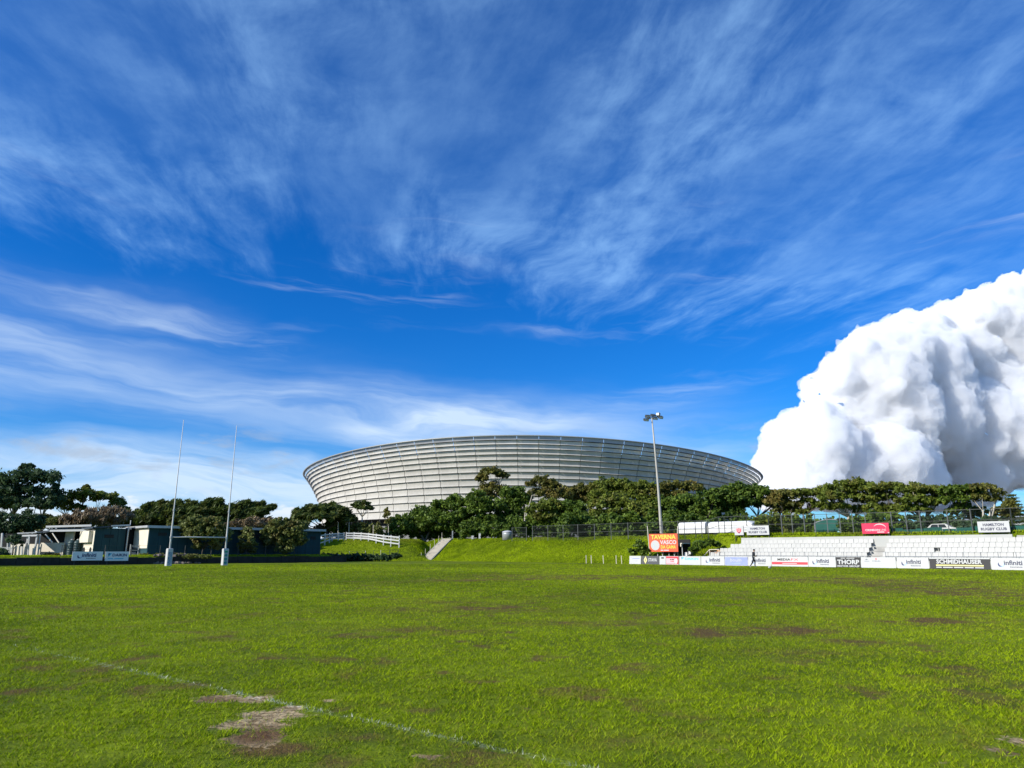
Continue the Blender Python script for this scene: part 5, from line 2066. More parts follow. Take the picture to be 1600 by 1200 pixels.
# left, behind the clubhouse
tree('tall round blackish green tree with many stems at the left edge',
     [(35, 748, 26, 13), (70, 748, 22, 16), (10, 760, 22, 18), (44, 770, 24, 10), (80, 772, 15, 12), (18, 788, 26, 13), (-8, 780, 20, 26), (60, 789, 24, 9), (86, 782, 10, 8), (42, 731, 9, 5), (-15, 755, 18, 18), (-40, 770, 30, 30)],
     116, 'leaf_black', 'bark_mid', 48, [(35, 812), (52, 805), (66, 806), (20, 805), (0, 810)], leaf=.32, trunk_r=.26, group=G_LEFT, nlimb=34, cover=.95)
tree('spreading olive tree with a small top tuft behind the clubhouse',
     [(96, 790, 14, 9), (112, 780, 18, 8), (138, 774, 24, 8), (163, 778, 20, 8), (182, 788, 12, 7), (192, 796, 8, 5), (134, 763, 6, 4), (84, 782, 10, 8), (120, 795, 14, 5)],
     122, 'leaf_olive', 'bark_mid', 112, [(104, 805), (125, 800), (150, 800)], leaf=.28, group=G_LEFT, trunk_r=.2, nlimb=26, cover=.9)
tree('grey brown leafless bush above the clubhouse roof', [(120, 812, 20, 8), (150, 806, 26, 9), (180, 805, 18, 10), (105, 815, 12, 6)], 112, 'twig', 'bark_mid', 150,
     name='bush', cat='bush', leaf=.16, cover=1.0, spray=(.1, 0, 1.6), aspect=5.0, trunk_r=.1, nlimb=24, group=G_LEFT)
tree('low bright olive bush left of the bare bush', [(62, 820, 10, 6), (45, 824, 10, 6), (78, 816, 10, 6), (92, 815, 8, 6)], 112, 'leaf_shrub', 'bark_mid', 62, name='bush', cat='bush', leaf=.25, trunk_r=.1, group=G_LEFT)
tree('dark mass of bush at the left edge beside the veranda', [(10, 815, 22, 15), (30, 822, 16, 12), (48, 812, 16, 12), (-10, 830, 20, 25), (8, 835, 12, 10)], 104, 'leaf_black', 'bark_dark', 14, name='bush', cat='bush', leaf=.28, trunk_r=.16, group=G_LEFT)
tree('small thin dark tree before the veranda at the left edge', [(20, 846, 7, 6), (28, 850, 6, 6), (24, 840, 7, 5)], 94, 'leaf_black', 'bark_dark', 20.5, leaf=.2, trunk_r=.09, nlimb=6, cover=.6, group=G_LEFT)
tree('low dark bush at the left corner of the pitch', [(5, 868, 9, 7), (-6, 866, 12, 9)], 91, 'leaf_black', 'bark_dark', 3, name='bush', cat='bush', leaf=.2, trunk_r=.08, group=G_LEFT)
tree('low green shrub at the foot of the cream wall', [(76, 868, 8, 3.2), (86, 867, 7, 3.2), (68, 870, 5, 2)], 95.5, 'leaf_shrub', 'bark_dark', 78, name='shrub', cat='shrub', leaf=.16, trunk_r=.05, group=G_LEFT)
CY = 'windblown cypresses behind the clubhouse'
for lab, bl, bs in (('windblown dark cypress over the roof left of the near goal post', [(222, 806, 22, 8), (246, 798, 20, 10), (262, 794, 16, 9), (205, 812, 12, 6), (236, 812, 26, 8), (228, 793, 4, 4), (252, 787, 4, 4)], 240),
                    ('windblown cypress just behind the near goal post', [(272, 800, 20, 11), (290, 797, 16, 10), (300, 804, 18, 9), (285, 812, 24, 8), (278, 788, 4, 4), (303, 790, 5, 4)], 284),
                    ('windblown cypress with spiky top between the goal posts', [(318, 800, 18, 10), (334, 793, 14, 9), (350, 802, 20, 10), (330, 812, 26, 8), (326, 784, 4, 4), (343, 785, 4, 4), (322, 789, 5, 4)], 335),
                    ('spiky windblown cypress right of the far goal post', [(372, 797, 16, 10), (388, 799, 16, 10), (404, 801, 14, 8), (418, 797, 8, 5), (390, 812, 26, 8), (425, 793, 5, 3), (384, 787, 5, 4), (397, 789, 4, 4), (408, 789, 5, 4)], 390)):
    tree(lab, bl, 122, 'leaf_cypress', 'bark_dark', bs, leaf=.34, spray=(1.0, 0, .75), aspect=3.2, group=CY, trunk_r=.22, cover=1.15)
    # single plumes standing out of the top
tree('low grey olive scrub above the clubhouse roof beside the far post', [(395, 816, 16, 6), (372, 818, 14, 5), (415, 816, 12, 5)], 119, 'twig', 'bark_mid', 395, name='bush', cat='bush', leaf=.22, trunk_r=.08, group=CY)
tree('broad domed dark cypress left of the stadium', [(505, 797, 26, 9), (480, 805, 20, 9), (530, 803, 18, 9), (505, 810, 40, 9), (465, 815, 14, 6), (542, 812, 9, 6)], 134, 'leaf_cypress', 'bark_dark', 512,
     leaf=.36, spray=(.8, 0, .3), aspect=2.6, group=CY, trunk_r=.3, cover=1.2)
SHB = 'shrubs growing against the clubhouse front'
tree('large yellowish shrub growing between the goal posts', [(310, 818, 26, 11), (330, 822, 22, 12), (292, 826, 18, 10), (318, 834, 30, 10), (345, 832, 14, 12), (312, 846, 12, 10), (338, 848, 10, 10)], 97, 'leaf_shrub', 'bark_dark', 318, leaf=.22, name='shrub', cat='shrub', group=SHB, trunk_r=.1, nlimb=14)
tree('small twig of the yellowish shrub beside the near goal post', [(266, 822, 4, 5), (268, 830, 4, 4)], 97, 'leaf_shrub', 'bark_dark', 276, leaf=.2, name='shrub', cat='shrub', group=SHB, trunk_r=.04, nlimb=4)
tree('narrow upright green shrub right of the far goal post', [(386, 832, 12, 8), (384, 844, 14, 9), (392, 855, 10, 8), (378, 854, 6, 7)], 101.5, 'leaf_shrub', 'bark_dark', 388, leaf=.22, name='shrub', cat='shrub', group=SHB, trunk_r=.08)
tree('big ragged olive shrub covering the right half of the clubhouse', [(440, 818, 24, 10), (460, 826, 20, 12), (425, 832, 16, 11), (448, 842, 26, 12), (470, 842, 12, 11), (445, 855, 14, 9), (415, 842, 10, 8)], 105, 'leaf_shrub', 'bark_dark', 447, leaf=.24, name='shrub', cat='shrub', group=SHB, trunk_r=.12, nlimb=14)
tree('dry yellow brown ground plants behind the near goal post', [(250, 868, 12, 3), (275, 868, 14, 3), (300, 869, 14, 2.6), (322, 870, 10, 2.2), (225, 868, 10, 2.6)], 93.5, 'leaf_shrub', 'bark_dark', 270, leaf=.16, name='shrub', cat='shrub', group=SHB, trunk_r=.04)
# before the stadium base
tree('lone small tree with bare pale stem against the stadium', [(566, 788, 11, 5), (556, 791, 8, 4), (577, 795, 7, 3.5), (566, 795, 9, 4)], 134, 'leaf_cypress', 'bark_pale', 564, [(566, 806)], leaf=.25, trunk_r=.16, nlimb=10)
tree('thin reddish sapling before the stadium base', [(605, 806, 4, 6), (607, 815, 4, 5), (604, 798, 3, 4)], 134, 'leaf_brown', 'bark_pale', 608, [(607, 820)], leaf=.22, trunk_r=.08, nlimb=5)
for k, (px, lab) in enumerate(((545, 'pale bare pole standing behind the white fence, left of the lone tree'), (528, 'pale bare pole at the edge of the domed cypress'), (583, 'thin grey pole before the stadium base'))):
    q = at(px, 845, 133)
    q.z = Hz(q)
    o = MB().tube([q, at(px + .5, 812 + 4 * k, 133)], .09, 6).build('bare_pole', M['bark_pale'], None, origin=q)
    tag(o, lab, 'pole', 'bare poles behind the white fence')
for lab, bl, Yb in (('low olive hedge behind the white fence left of the sapling', [(560, 826, 16, 9), (580, 826, 14, 9), (590, 831, 10, 7)], 135),
                    ('dark hedge under the domed cypress', [(520, 828, 18, 10), (540, 830, 12, 9), (500, 830, 14, 9)], 136),
                    ('dark bush right of the sapling before the stadium base', [(618, 812, 8, 7), (628, 822, 12, 12), (612, 830, 10, 8)], 138)):
    tree(lab, bl, Yb, 'leaf_green' if 'dark' in lab else 'leaf_shrub', 'bark_dark', bl[0][0], name='hedge' if 'hedge' in lab else 'bush', cat='hedge' if 'hedge' in lab else 'bush', leaf=.30, trunk_r=.08, shell=.3)
# the dark round trees left of centre
tree('rounded deep green tree beside the mound, leftmost of the dark trees', [(648, 815, 18, 11), (662, 806, 20, 12), (636, 828, 14, 9), (660, 826, 26, 10), (680, 812, 16, 14)], 139, 'leaf_green', 'bark_mid', 664, [(655, 830), (672, 828)], leaf=.34, group=G_BACK, trunk_r=.2, cover=1.25)
tree('deep green round tree behind the head of the stairs', [(700, 795, 22, 12), (718, 788, 20, 10), (690, 812, 22, 12), (716, 812, 22, 13), (702, 826, 24, 8)], 136, 'leaf_green', 'bark_pale', 722, [(716, 822), (733, 822)], leaf=.34, group=G_BACK, trunk_r=.2, cover=1.25)
tree('deep green tree right of the stairs over the white boxes', [(748, 784, 20, 12), (765, 795, 22, 13), (740, 803, 20, 12), (765, 815, 24, 10), (742, 820, 18, 8)], 133, 'leaf_green', 'bark_pale', 757, [(748, 822), (766, 820)], leaf=.34, group=G_BACK, trunk_r=.2, cover=1.2)
tree('tall reddish brown gum tree with a separate top tuft', [(768, 739, 17, 7), (785, 744, 9, 4), (752, 748, 8, 6), (772, 766, 22, 10), (758, 776, 14, 9), (786, 776, 14, 9)], 142, 'leaf_brown', 'bark_pale', 778, [(774, 760)], leaf=.32, group=G_BACK, trunk_r=.24, nlimb=14)
tree('dark crowned tree right of the gum tree', [(802, 772, 18, 9), (815, 785, 16, 12), (798, 792, 18, 11), (812, 806, 18, 10), (790, 810, 16, 10)], 137, 'leaf_green', 'bark_pale', 789, [(786, 818), (792, 815)], leaf=.34, group=G_BACK, trunk_r=.24, cover=1.15)
tree('gum tree with pale slanting limbs and brown tufts', [(845, 753, 14, 7), (828, 757, 7, 4), (862, 758, 12, 7), (858, 772, 22, 10), (838, 772, 12, 7), (876, 776, 14, 10)], 131, 'leaf_brown', 'bark_pale', 812, [(822, 788), (832, 772)], leaf=.30, group=G_BACK, trunk_r=.11, nlimb=16, cover=.85)
tree('bright green tree with a white forked trunk by the fence', [(846, 797, 18, 9), (862, 790, 18, 9), (850, 808, 20, 8), (836, 812, 10, 7)], 122, 'leaf_olive', 'bark_pale', 861.5, [(858, 822), (866, 822)], leaf=.30, group=G_BACK, trunk_r=.16)
tree('dark green tree with a leaning pale trunk by the fence', [(882, 800, 20, 10), (898, 795, 18, 10), (880, 812, 22, 8), (905, 808, 16, 9)], 121, 'leaf_green', 'bark_pale', 888, [(884, 818), (893, 822)], leaf=.30, group=G_BACK, trunk_r=.18, cover=1.15)
tree('brown tinted tree in the back row left of the broad pair', [(895, 772, 20, 9), (914, 767, 18, 8), (905, 783, 24, 9), (928, 778, 14, 10)], 136, 'leaf_brown', 'bark_dark', 910, leaf=.34, group=G_BACK, cover=1.15)
tree('broad olive tree of the back row before the stadium', [(945, 760, 22, 9), (965, 757, 18, 7), (950, 775, 28, 10), (978, 767, 16, 9)], 132, 'leaf_olive', 'bark_dark', 955, leaf=.34, group=G_BACK, cover=1.2)
tree('olive tree with a white trunk forking low by the fence', [(940, 790, 20, 9), (962, 785, 22, 10), (985, 792, 20, 10), (958, 804, 28, 8), (990, 806, 14, 7), (935, 803, 12, 6)], 118, 'leaf_olive', 'bark_pale', 972, [(966, 818), (976, 818)], leaf=.30, group=G_BACK, trunk_r=.2, nlimb=14)
tree('dark olive tree of the back row left of the mast', [(1000, 762, 20, 8), (1018, 770, 18, 10), (990, 778, 18, 10), (1015, 786, 20, 9)], 128, 'leaf_olive', 'bark_dark', 1005, leaf=.34, group=G_BACK, cover=1.15)
tree('young olive tree with bare leaning limbs just left of the mast', [(1002, 800, 16, 8), (1018, 797, 14, 9), (1012, 812, 14, 6)], 116, 'leaf_olive', 'bark_pale', 1015, [(1003, 806), (1010, 815)], leaf=.28, group=G_BACK, trunk_r=.12, nlimb=9)
tree('brown olive tree of the back row just right of the mast', [(1048, 762, 20, 8), (1070, 760, 18, 7), (1086, 764, 14, 6), (1055, 775, 22, 8), (1030, 768, 12, 8)], 126, 'leaf_brown', 'bark_dark', 1060, leaf=.32, group=G_BACK, cover=1.1)
tree('dark green tree behind the shorter trailer', [(1045, 790, 20, 11), (1068, 785, 20, 10), (1085, 795, 16, 11), (1055, 804, 24, 8), (1035, 804, 14, 8)], 117, 'leaf_green', 'bark_dark', 1062, leaf=.32, group=G_BACK, cover=1.2)
tree('dark spreading tree with a leaning trunk between the trailers', [(1108, 782, 20, 10), (1125, 772, 20, 9), (1100, 797, 20, 9), (1128, 790, 22, 11), (1110, 805, 20, 6)], 103.5, 'leaf_green', 'bark_dark', 1106, [(1102, 815)], leaf=.30, group=G_BACK, trunk_r=.26, cover=1.1, nlimb=14)
tree('broad green umbrella tree right of the stadium edge', [(1148, 766, 22, 8), (1172, 769, 24, 9), (1195, 774, 20, 10), (1150, 782, 24, 10), (1180, 788, 26, 9), (1140, 797, 16, 8), (1205, 788, 12, 9)], 103, 'leaf_green', 'bark_dark', 1164, [(1155, 812), (1185, 806)], leaf=.30, group=G_BACK, trunk_r=.24, cover=1.15, nlimb=16)
tree('olive brown tree with open crown right of the umbrella tree', [(1222, 772, 16, 6), (1238, 776, 14, 7), (1215, 785, 16, 8), (1240, 790, 14, 6), (1225, 798, 18, 6)], 98, 'leaf_brown', 'bark_dark', 1222, leaf=.28, group=G_BACK, nlimb=14)
tree('open olive tree with sky showing through behind the canopy', [(1256, 770, 14, 5), (1275, 772, 16, 6), (1290, 768, 16, 8), (1262, 785, 10, 6), (1285, 790, 18, 5), (1255, 800, 8, 6)], 97, 'leaf_olive', 'bark_dark', 1258, [(1256, 806), (1262, 800)], leaf=.28, group=G_BACK, cover=.85, nlimb=18)
tree('tall spreading olive tree with a pale forked trunk', [(1312, 765, 20, 10), (1332, 760, 20, 9), (1350, 766, 18, 10), (1300, 778, 18, 8), (1325, 778, 24, 8), (1352, 782, 16, 9), (1308, 792, 18, 6), (1345, 797, 12, 6)], 94, 'leaf_olive', 'bark_pale', 1332.5, [(1326, 806), (1337, 806)], leaf=.28, group=G_BACK, trunk_r=.22, nlimb=20)
tree('olive tree with level layered crown behind the crimson sign', [(1372, 765, 18, 8), (1392, 762, 18, 7), (1408, 765, 14, 8), (1380, 780, 22, 9), (1362, 795, 12, 8), (1390, 797, 18, 8), (1375, 806, 16, 6)], 91, 'leaf_olive', 'bark_dark', 1382, [(1378, 808), (1390, 804)], leaf=.28, group=G_BACK, trunk_r=.18, nlimb=18)
tree('wide yellow olive tree with a stout pale trunk right of the crimson sign', [(1425, 766, 22, 8), (1450, 768, 22, 8), (1470, 772, 16, 9), (1428, 783, 24, 8), (1458, 786, 20, 8), (1415, 795, 16, 7), (1438, 797, 14, 5)], 88, 'leaf_olive', 'bark_pale', 1442.5, [(1436, 806), (1449, 804)], leaf=.28, group=G_BACK, trunk_r=.28, nlimb=20)
tree('dark green tree of the row left of the forked trunk', [(1485, 768, 18, 7), (1505, 765, 16, 7), (1520, 770, 12, 8), (1492, 781, 20, 8), (1502, 795, 14, 7), (1488, 800, 8, 8)], 86, 'leaf_green', 'bark_mid', 1502, [(1498, 806), (1508, 802)], leaf=.27, group=G_BACK, trunk_r=.16, nlimb=16)
tree('sparse brown tree with a slanting forked trunk near the club sign', [(1530, 763, 12, 7), (1546, 763, 9, 5), (1558, 770, 9, 7), (1535, 778, 14, 7), (1552, 780, 11, 5)], 84, 'leaf_brown', 'bark_pale', 1541, [(1536, 797), (1549, 795), (1556, 782)], leaf=.25, group=G_BACK, trunk_r=.17, cover=.75, nlimb=20)
tree('rounded bright green bush under the sparse brown tree', [(1525, 800, 14, 7), (1512, 804, 8, 6)], 88, 'leaf_olive', 'bark_dark', 1525, name='bush', cat='bush', leaf=.26, trunk_r=.1, group=G_BACK)
tree('rounded brown olive bush beside the norfolk pine', [(1563, 800, 14, 7), (1580, 797, 12, 8), (1576, 788, 8, 6)], 92, 'leaf_brown', 'bark_dark', 1572, name='bush', cat='bush', leaf=.26, trunk_r=.1, group=G_BACK)
# norfolk pine: whorls of level branches
Yp = 120
zp = 3.4
bp = at(1581, 850, Yp)
bp.z = zp
tp = at(1580, 773, Yp)
pine = thing('norfolk_pine', 'dark norfolk pine with level whorled branches at the right edge', 'tree', bp, G_BACK)
MB().tube([bp, bp + (tp - bp) * .5, tp], [.3, .2, .05], 8).build('trunk', M['bark_dark'], pine, True)
V, T = [], []
for j in range(11):
    f = .18 + .80 * (j / 10) ** .9
    c = bp + (tp - bp) * f
    rl_ = (1 - f) * 3.6 + .55
    for k in range(9):
        an = k * 2 * math.pi / 9 + j * .7
        d = Vector((math.cos(an), math.sin(an), .10))
        n = int(26 * rl_)
        s = RNG.random(n) ** .7 * rl_
        p = np.array(c)[None] + np.array(d)[None] * s[:, None] + RNG.normal(0, 1, (n, 3)) * np.array([.16, .16, .07])
        ax = np.array(d)[None] + RNG.normal(0, .5, (n, 3))
        ax /= np.linalg.norm(ax, axis=1)[:, None]
        bx_ = np.cross(ax, RNG.normal(0, 1, (n, 3)))
        bx_ /= np.linalg.norm(bx_, axis=1)[:, None]
        la, lb = ax * .24, bx_ * .07
        V.append(np.stack([p - la, p + lb, p + la, p - lb], 1).reshape(-1, 3))
        T.append(np.repeat(RNG.random(n), 4))
link('crown', fast_mesh('crown', np.concatenate(V) - np.array(bp), 4, {'tint': np.concatenate(T)}), M['leaf_cypress'], pine)
# scrub filling the gap over the clubhouse roof
for lab, bl, bs, mt in (('olive scrub over the flat white fascia at the left', [(70, 814, 22, 8), (100, 817, 22, 7), (130, 816, 20, 7), (40, 820, 18, 9)], 95, 'leaf_shrub'),
                        ('dark scrub over the roof between the vent pipe and the near post', [(170, 815, 22, 8), (200, 816, 20, 8), (228, 817, 18, 7)], 200, 'leaf_olive'),
                        ('dark scrub over the roof behind the goal posts', [(262, 818, 20, 7), (295, 818, 20, 7), (330, 819, 20, 7), (360, 820, 18, 7)], 310, 'leaf_cypress'),
                        ('dark scrub over the right half of the clubhouse roof', [(388, 820, 18, 7), (415, 821, 18, 7), (442, 822, 18, 7), (470, 822, 18, 7)], 430, 'leaf_cypress')):
    tree(lab, bl, 124, mt, 'bark_dark', bs, name='bush', cat='bush', leaf=.3, shell=.25, trunk_r=.08, group=G_LEFT, zbase=1.0)
# dark undergrowth behind the fences
UG = 'dark undergrowth behind the bank fences'
for k, (px0, px1, ytop, d, lm, lab) in enumerate(((640, 720, 826, 13, 'leaf_green', 'dark undergrowth behind the head of the stairs'), (720, 800, 820, 13, 'leaf_green', 'dark undergrowth behind the white boxes'),
        (795, 880, 808, 14, 'leaf_green', 'dark undergrowth behind the short fence section'), (875, 960, 806, 14, 'leaf_green', 'dark undergrowth behind the leaning pale trunk'),
        (955, 1045, 806, 14, 'leaf_green', 'dark undergrowth around the foot of the mast'), (1040, 1120, 806, 16, 'leaf_green', 'dark hedge behind the shorter trailer'), (1110, 1190, 806, 16, 'leaf_green', 'dark hedge behind the longer trailer'),
        (1186, 1245, 806, 12, 'leaf_olive', 'olive hedge right of the first club sign'), (1240, 1300, 810, 15, 'leaf_green', 'low dark hedge behind the green canopy'),
        (1318, 1405, 808, 14, 'leaf_green', 'dark hedge behind the crimson sign'), (1412, 1500, 811, 22, 'leaf_black', 'low dark hedge right of the crimson sign'), (1495, 1570, 813, 22, 'leaf_black', 'low dark hedge behind the second club sign'))):
    pm, _ = on_line((px0 + px1) / 2, d, 4.0)
    n_ = 5
    bl = []
    for j in range(n_):
        px = px0 + (px1 - px0) * (j + .5) / n_
        yb = 838
        bl.append((px, (ytop + yb) / 2 + RNG.uniform(-2, 3), (px1 - px0) / n_ * .75, (yb - ytop) / 2 * 1.05, RNG.uniform(-1, 1)))
    tree(lab, bl, pm.y, lm, 'bark_dark', (px0 + px1) / 2, name='hedge', cat='hedge', leaf=.32, cover=1.0, shell=.25, trunk_r=.06, nlimb=4, group=UG)
tree('dark low leafy strip standing in for the shade along the foot of the mound', [(512, 871, 16, 5), (535, 871, 16, 5), (558, 871, 16, 5), (580, 871.5, 15, 4.5), (600, 871, 13, 4), (617, 869, 9, 3)], 115.5, 'leaf_black', 'bark_dark', 560, name='hedge', cat='hedge', leaf=.26, shell=.25, trunk_r=.05, group=UG)  # added leaves that imitate the dark shade band below the mound
# shrub behind the tavern sign
tree('dark leafy shrub behind the tavern sign', [(1000, 853, 10, 10), (1008, 862, 10, 7), (1066, 858, 6, 7), (990, 862, 8, 6)], 92, 'leaf_green', 'bark_dark', 1004, name='shrub', cat='shrub', leaf=.22, trunk_r=.06)
tree('low dark green shrubs on the bank left of the white stand', [(1095, 851, 14, 5), (1108, 847, 10, 4), (1085, 858, 10, 4), (1120, 851, 6, 4)], 88, 'leaf_green', 'bark_dark', 1098, name='shrub', cat='shrub', leaf=.2, trunk_r=.05)

# ------------------------------------------------------------------ jogging person and ball
pf = ground_pt(1178.5, 886.4)
per = thing('person', 'person in dark sportswear jogging past the infiniti board', 'person', pf)
PR = Vector((1, .1, 0)).normalized()     # jogging towards the right of the picture
PF = Vector((.1, -1, 0)).normalized()    # side towards the camera
SK = {'pelvis': (-.02, 0, .98, .15), 'waist': (.0, 0, 1.10, .135), 'chest': (.05, 0, 1.32, .165), 'neckb': (.08, 0, 1.50, .075), 'neck': (.095, 0, 1.56, .058), 'head': (.12, 0, 1.66, .098), 'crown': (.125, 0, 1.745, .080),
      'shn': (.06, .19, 1.43, .075), 'eln': (-.12, .24, 1.20, .050), 'wrn': (.10, .22, 1.06, .036), 'han': (.17, .21, 1.06, .042),
      'shf': (.06, -.19, 1.43, .075), 'elf': (.10, -.25, 1.15, .050), 'wrf': (.33, -.20, 1.13, .036), 'haf': (.40, -.19, 1.15, .042),
      'hipn': (-.02, .10, .92, .115), 'knn': (-.16, .11, .52, .075), 'ann': (-.42, .10, .16, .046), 'fon': (-.47, .10, .05, .040), 'ton': (-.38, .10, -.02 + .05, .032),
      'hipf': (.0, -.10, .92, .115), 'knf': (.16, -.10, .55, .078), 'anf': (.14, -.10, .10, .047), 'fof': (.16, -.10, .045, .042), 'tof': (.30, -.10, .035, .034)}
ED = [('pelvis', 'waist'), ('waist', 'chest'), ('chest', 'neckb'), ('neckb', 'neck'), ('neck', 'head'), ('head', 'crown'), ('chest', 'shn'), ('shn', 'eln'), ('eln', 'wrn'), ('wrn', 'han'),
      ('chest', 'shf'), ('shf', 'elf'), ('elf', 'wrf'), ('wrf', 'haf'), ('pelvis', 'hipn'), ('hipn', 'knn'), ('knn', 'ann'), ('ann', 'fon'), ('fon', 'ton'),
      ('pelvis', 'hipf'), ('hipf', 'knf'), ('knf', 'anf'), ('anf', 'fof'), ('fof', 'tof')]
for s_, hx, hy, hz in (('n', .17, .21, 1.06), ('f', .40, -.19, 1.15)):
    for j in range(4):
        a = 'f%s%d' % (s_, j)
        SK[a] = (hx + .055, hy, hz + .03 - .02 * j, .010)
        SK[a + 't'] = (hx + (.085, .095, .09, .075)[j], hy - .02, hz + .015 - .022 * j, .009)
        ED += [('ha' + s_, a), (a, a + 't')]
    SK['t' + s_] = (hx + .02, hy, hz + .055, .011)
    ED.append(('ha' + s_, 't' + s_))
names = list(SK)
idx = {k: i for i, k in enumerate(names)}
me = bpy.data.meshes.new('body_rig')
me.from_pydata([tuple(PR * SK[k][0] + PF * SK[k][1] + Vector((0, 0, SK[k][2]))) for k in names], [(idx[a], idx[b]) for a, b in ED], [])
ob = bpy.data.objects.new('body_rig', me)
COL.objects.link(ob)
md = ob.modifiers.new('skin', 'SKIN')
md.use_smooth_shade = True
sv = me.skin_vertices[0].data
for i, k in enumerate(names):
    sv[i].radius = (SK[k][3], SK[k][3])
sv[idx['pelvis']].use_root = True
ob.modifiers.new('sub', 'SUBSURF').levels = 2
bpy.context.view_layer.update()
ev = ob.evaluated_get(bpy.context.evaluated_depsgraph_get())
bme = bpy.data.meshes.new_from_object(ev)
bpy.data.objects.remove(ob)
bme.name = 'body'
for mm in ('cloth_dark', 'skin', 'white'):
    bme.materials.append(M[mm])
for p in bme.polygons:
    c = p.center
    x, y, z = c.dot(PR), c.dot(PF), c.z
    k = 0
    if z > 1.515:
        k = 1
    elif (x > .04 and y > .17 and z < 1.13 and z > .98) or (x > .28 and y < -.12 and z > 1.0):
        k = 1
    elif z < .10:
        k = 2
    p.material_index = k
bo = link('body', bme, None, per, True)
mb = MB()
hc_ = pf + PR * .105 + Vector((0, 0, 1.695))
mb.sphere(hc_, .112, .100, .105, 12, 8)
mb.v = [v_ if True else v_ for v_ in mb.v]
hv = []
for v_ in mb.v:
    q = Vector(v_) - hc_
    if q.dot(PR) > .03 and q.z < .04:
        q = q * .72
    if q.z < -.05:
        q = q * .78
    hv.append(tuple(hc_ + q))
mb.v = hv
mb.build('hair', M['hair'], per, True)
mb = MB()
mb.sphere(pf + PR * .0 + PF * .135 + Vector((0, 0, 1.0)), .085, .05, .12, 10, 7)
o = mb.build('hip_patch', M['white'], per, True)
tag(o, 'white patch at the hip of the shorts')
mb = MB()
hd = pf + PR * .12 + Vector((0, 0, 1.655))
mb.sphere(hd + PR * .095 - Vector((0, 0, .015)), .022, .016, .022, 6, 5)
for s_ in (-1, 1):
    mb.sphere(hd + PF * .098 * s_ - Vector((0, 0, .01)), .02, .012, .03, 6, 5)
mb.build('nose_and_ears', M['skin'], per, True)
mb = MB()
for s_ in (-1, 1):
    mb.sphere(hd + PR * .082 + PF * .034 * s_ + Vector((0, 0, .015)), .012, .012, .010, 6, 5)
mb.bar(hd + PR * .088 + PF * .02 - Vector((0, 0, .05)), hd + PR * .088 - PF * .02 - Vector((0, 0, .05)), .008)
mb.build('eyes_and_mouth', M['hair'], per)

bc = ground_pt(1203, 888.3)
ball = thing('rugby_ball', 'white rugby ball lying on the grass before the MEDIAFX board', 'ball', bc)
mb = MB()
rb = Matrix.Rotation(.5, 3, 'Z')
mb.sphere(bc + Vector((0, 0, .11)), .19, .11, .11, 14, 9, rb)
mb.build('skin', M['white'], ball, True)
mb = MB()
for s_ in (-1, 1):
    pts = []
    for k in range(15):
        an = 2 * math.pi * k / 14
        pts.append(bc + Vector((0, 0, .11)) + rb @ Vector((s_ * .10, .096 * math.cos(an), .096 * math.sin(an))))
    mb.tube(pts, .006, 5, False)
mb.build('band', M['navy'], ball)

# ------------------------------------------------------------------ the big cumulus
CD = 3000.0
TOP = np.array([(1150, 772), (1168, 748), (1180, 715), (1205, 668), (1245, 625), (1285, 560), (1335, 516), (1420, 488), (1500, 463), (1560, 440), (1600, 424), (1680, 392), (1800, 400), (1930, 470), (2050, 600), (2150, 760)], float)


def topy(px):
    return np.interp(px, TOP[:, 0], TOP[:, 1])


PXM = CD / F_PX
sph = []
SLANT = 0.78          # the cloud bank recedes towards the right
crng = np.random.default_rng(5)
YB = 800.0
x = 1178.0
for it in range(2500):
    px = crng.uniform(1168, 2120)
    r = crng.uniform(24, 82)
    ty = topy(px)
    if YB - ty < r * 1.1:
        r = max(14, (YB - ty) * .62)
    lo_, hi_ = ty + r * .96, YB - r * .45
    if hi_ < lo_:
        continue
    py = lo_ + (hi_ - lo_) * crng.random() ** 1.6
    # stay inside the outline on the sloping side
    if topy(px - r * .80) > py - r * .30 and px < 1650:
        continue
    edge_ = np.clip((py - ty) / 220, 0, 1)
    oy = crng.uniform(-1, 1) * (30 + 110 * edge_) + SLANT * (px - 1200)
    sph.append((px, py, oy, r))
    if len(sph) >= 420:
        break
kids = []
for (px, py, oy, r) in sph:
    for j in range(9):
        d = crng.standard_normal(3)
        d /= np.linalg.norm(d)
        if d[1] > .45:
            d[1] = -d[1]
        q = r * crng.uniform(.26, .46)
        kids.append((px + d[0] * r * .84, py + d[1] * r * .84, oy + d[2] * r * .84, q))
kids2 = []
for (px, py, oy, r) in kids:
    for j in range(4):
        d = crng.standard_normal(3)
        d /= np.linalg.norm(d)
        if d[1] > .5:
            d[1] = -d[1]
        q = r * crng.uniform(.26, .48)
        kids2.append((px + d[0] * r * .84, py + d[1] * r * .84, oy + d[2] * r * .84, q))
allsp = [s for s in sph + kids + kids2 if s[1] - s[3] > topy(s[0]) - 12 and s[3] > 3.0]
ico = bmesh.new()
bmesh.ops.create_icosphere(ico, subdivisions=2, radius=1.0)
iv = np.array([v_.co[:] for v_ in ico.verts])
ifc = np.array([[v_.index for v_ in f.verts] for f in ico.faces])
ico.free()
vs, fs = [], []
off = 0
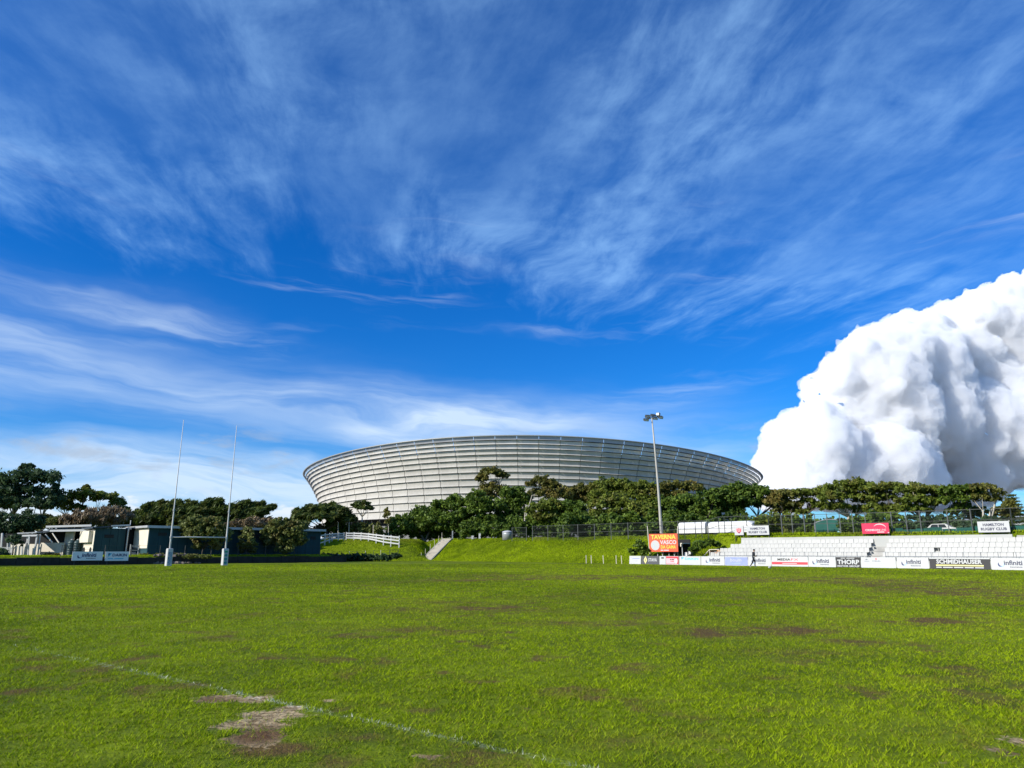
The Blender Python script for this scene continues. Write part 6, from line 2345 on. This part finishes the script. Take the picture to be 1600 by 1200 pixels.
for (px, py, oy, r) in allsp:
    c = at(px, py, CD + oy * PXM)
    v_ = iv * (r * PXM * c.y / CD) + np.array(c)
    vs.append(v_)
    fs.append(ifc + off)
    off += len(iv)
vs = np.concatenate(vs)
fs = np.concatenate(fs)
yq = vs[:, 1] / CD
zlow = (at(1500, 800, CD).z + (at(1500, 762, CD).z - at(1500, 800, CD).z) * s01((vs[:, 0] / yq - at(1535, 760, CD).x) / 130)) * yq
vs[:, 2] = np.maximum(vs[:, 2], zlow + 12 * np.sin(vs[:, 0] * .011) + 9 * np.sin(vs[:, 1] * .017))
me = bpy.data.meshes.new('cumulus_source')
me.vertices.add(len(vs))
me.vertices.foreach_set('co', vs.astype(np.float32).ravel())
me.loops.add(len(fs) * 3)
me.loops.foreach_set('vertex_index', fs.astype(np.int32).ravel())
me.polygons.add(len(fs))
me.polygons.foreach_set('loop_start', np.arange(0, len(fs) * 3, 3, dtype=np.int32))
me.update(calc_edges=True)
ob = bpy.data.objects.new('cumulus_source', me)
COL.objects.link(ob)
rm = ob.modifiers.new('remesh', 'REMESH')
rm.mode = 'VOXEL'
rm.voxel_size = 10.0
for sz, stg, dep in ((150, 46, 2), (60, 24, 3), (24, 13, 3)):
    tx = bpy.data.textures.new('billow', 'CLOUDS')
    tx.noise_type = 'HARD_NOISE'
    tx.noise_scale = sz
    tx.noise_depth = dep
    dm = ob.modifiers.new('billow', 'DISPLACE')
    dm.texture = tx
    dm.texture_coords = 'LOCAL'
    dm.strength = stg
    dm.mid_level = .45
bpy.context.view_layer.update()
ev = ob.evaluated_get(bpy.context.evaluated_depsgraph_get())
cme = bpy.data.meshes.new_from_object(ev)
bpy.data.objects.remove(ob)
cme.name = 'cumulus_cloud'
m, t, out = material('cloud_vapour')
vo = t.n('ShaderNodeVolumeScatter')
vo.inputs['Color'].default_value = (.962, .963, .965, 1)
vo.inputs['Density'].default_value = 0.028
vo.inputs['Anisotropy'].default_value = 0.0
t.link(vo.outputs[0], out.inputs['Volume'])
cloud = link('cumulus_cloud', cme, m, None, True)
tag(cloud, 'large white cumulus cloud rising at the right', kind='structure')
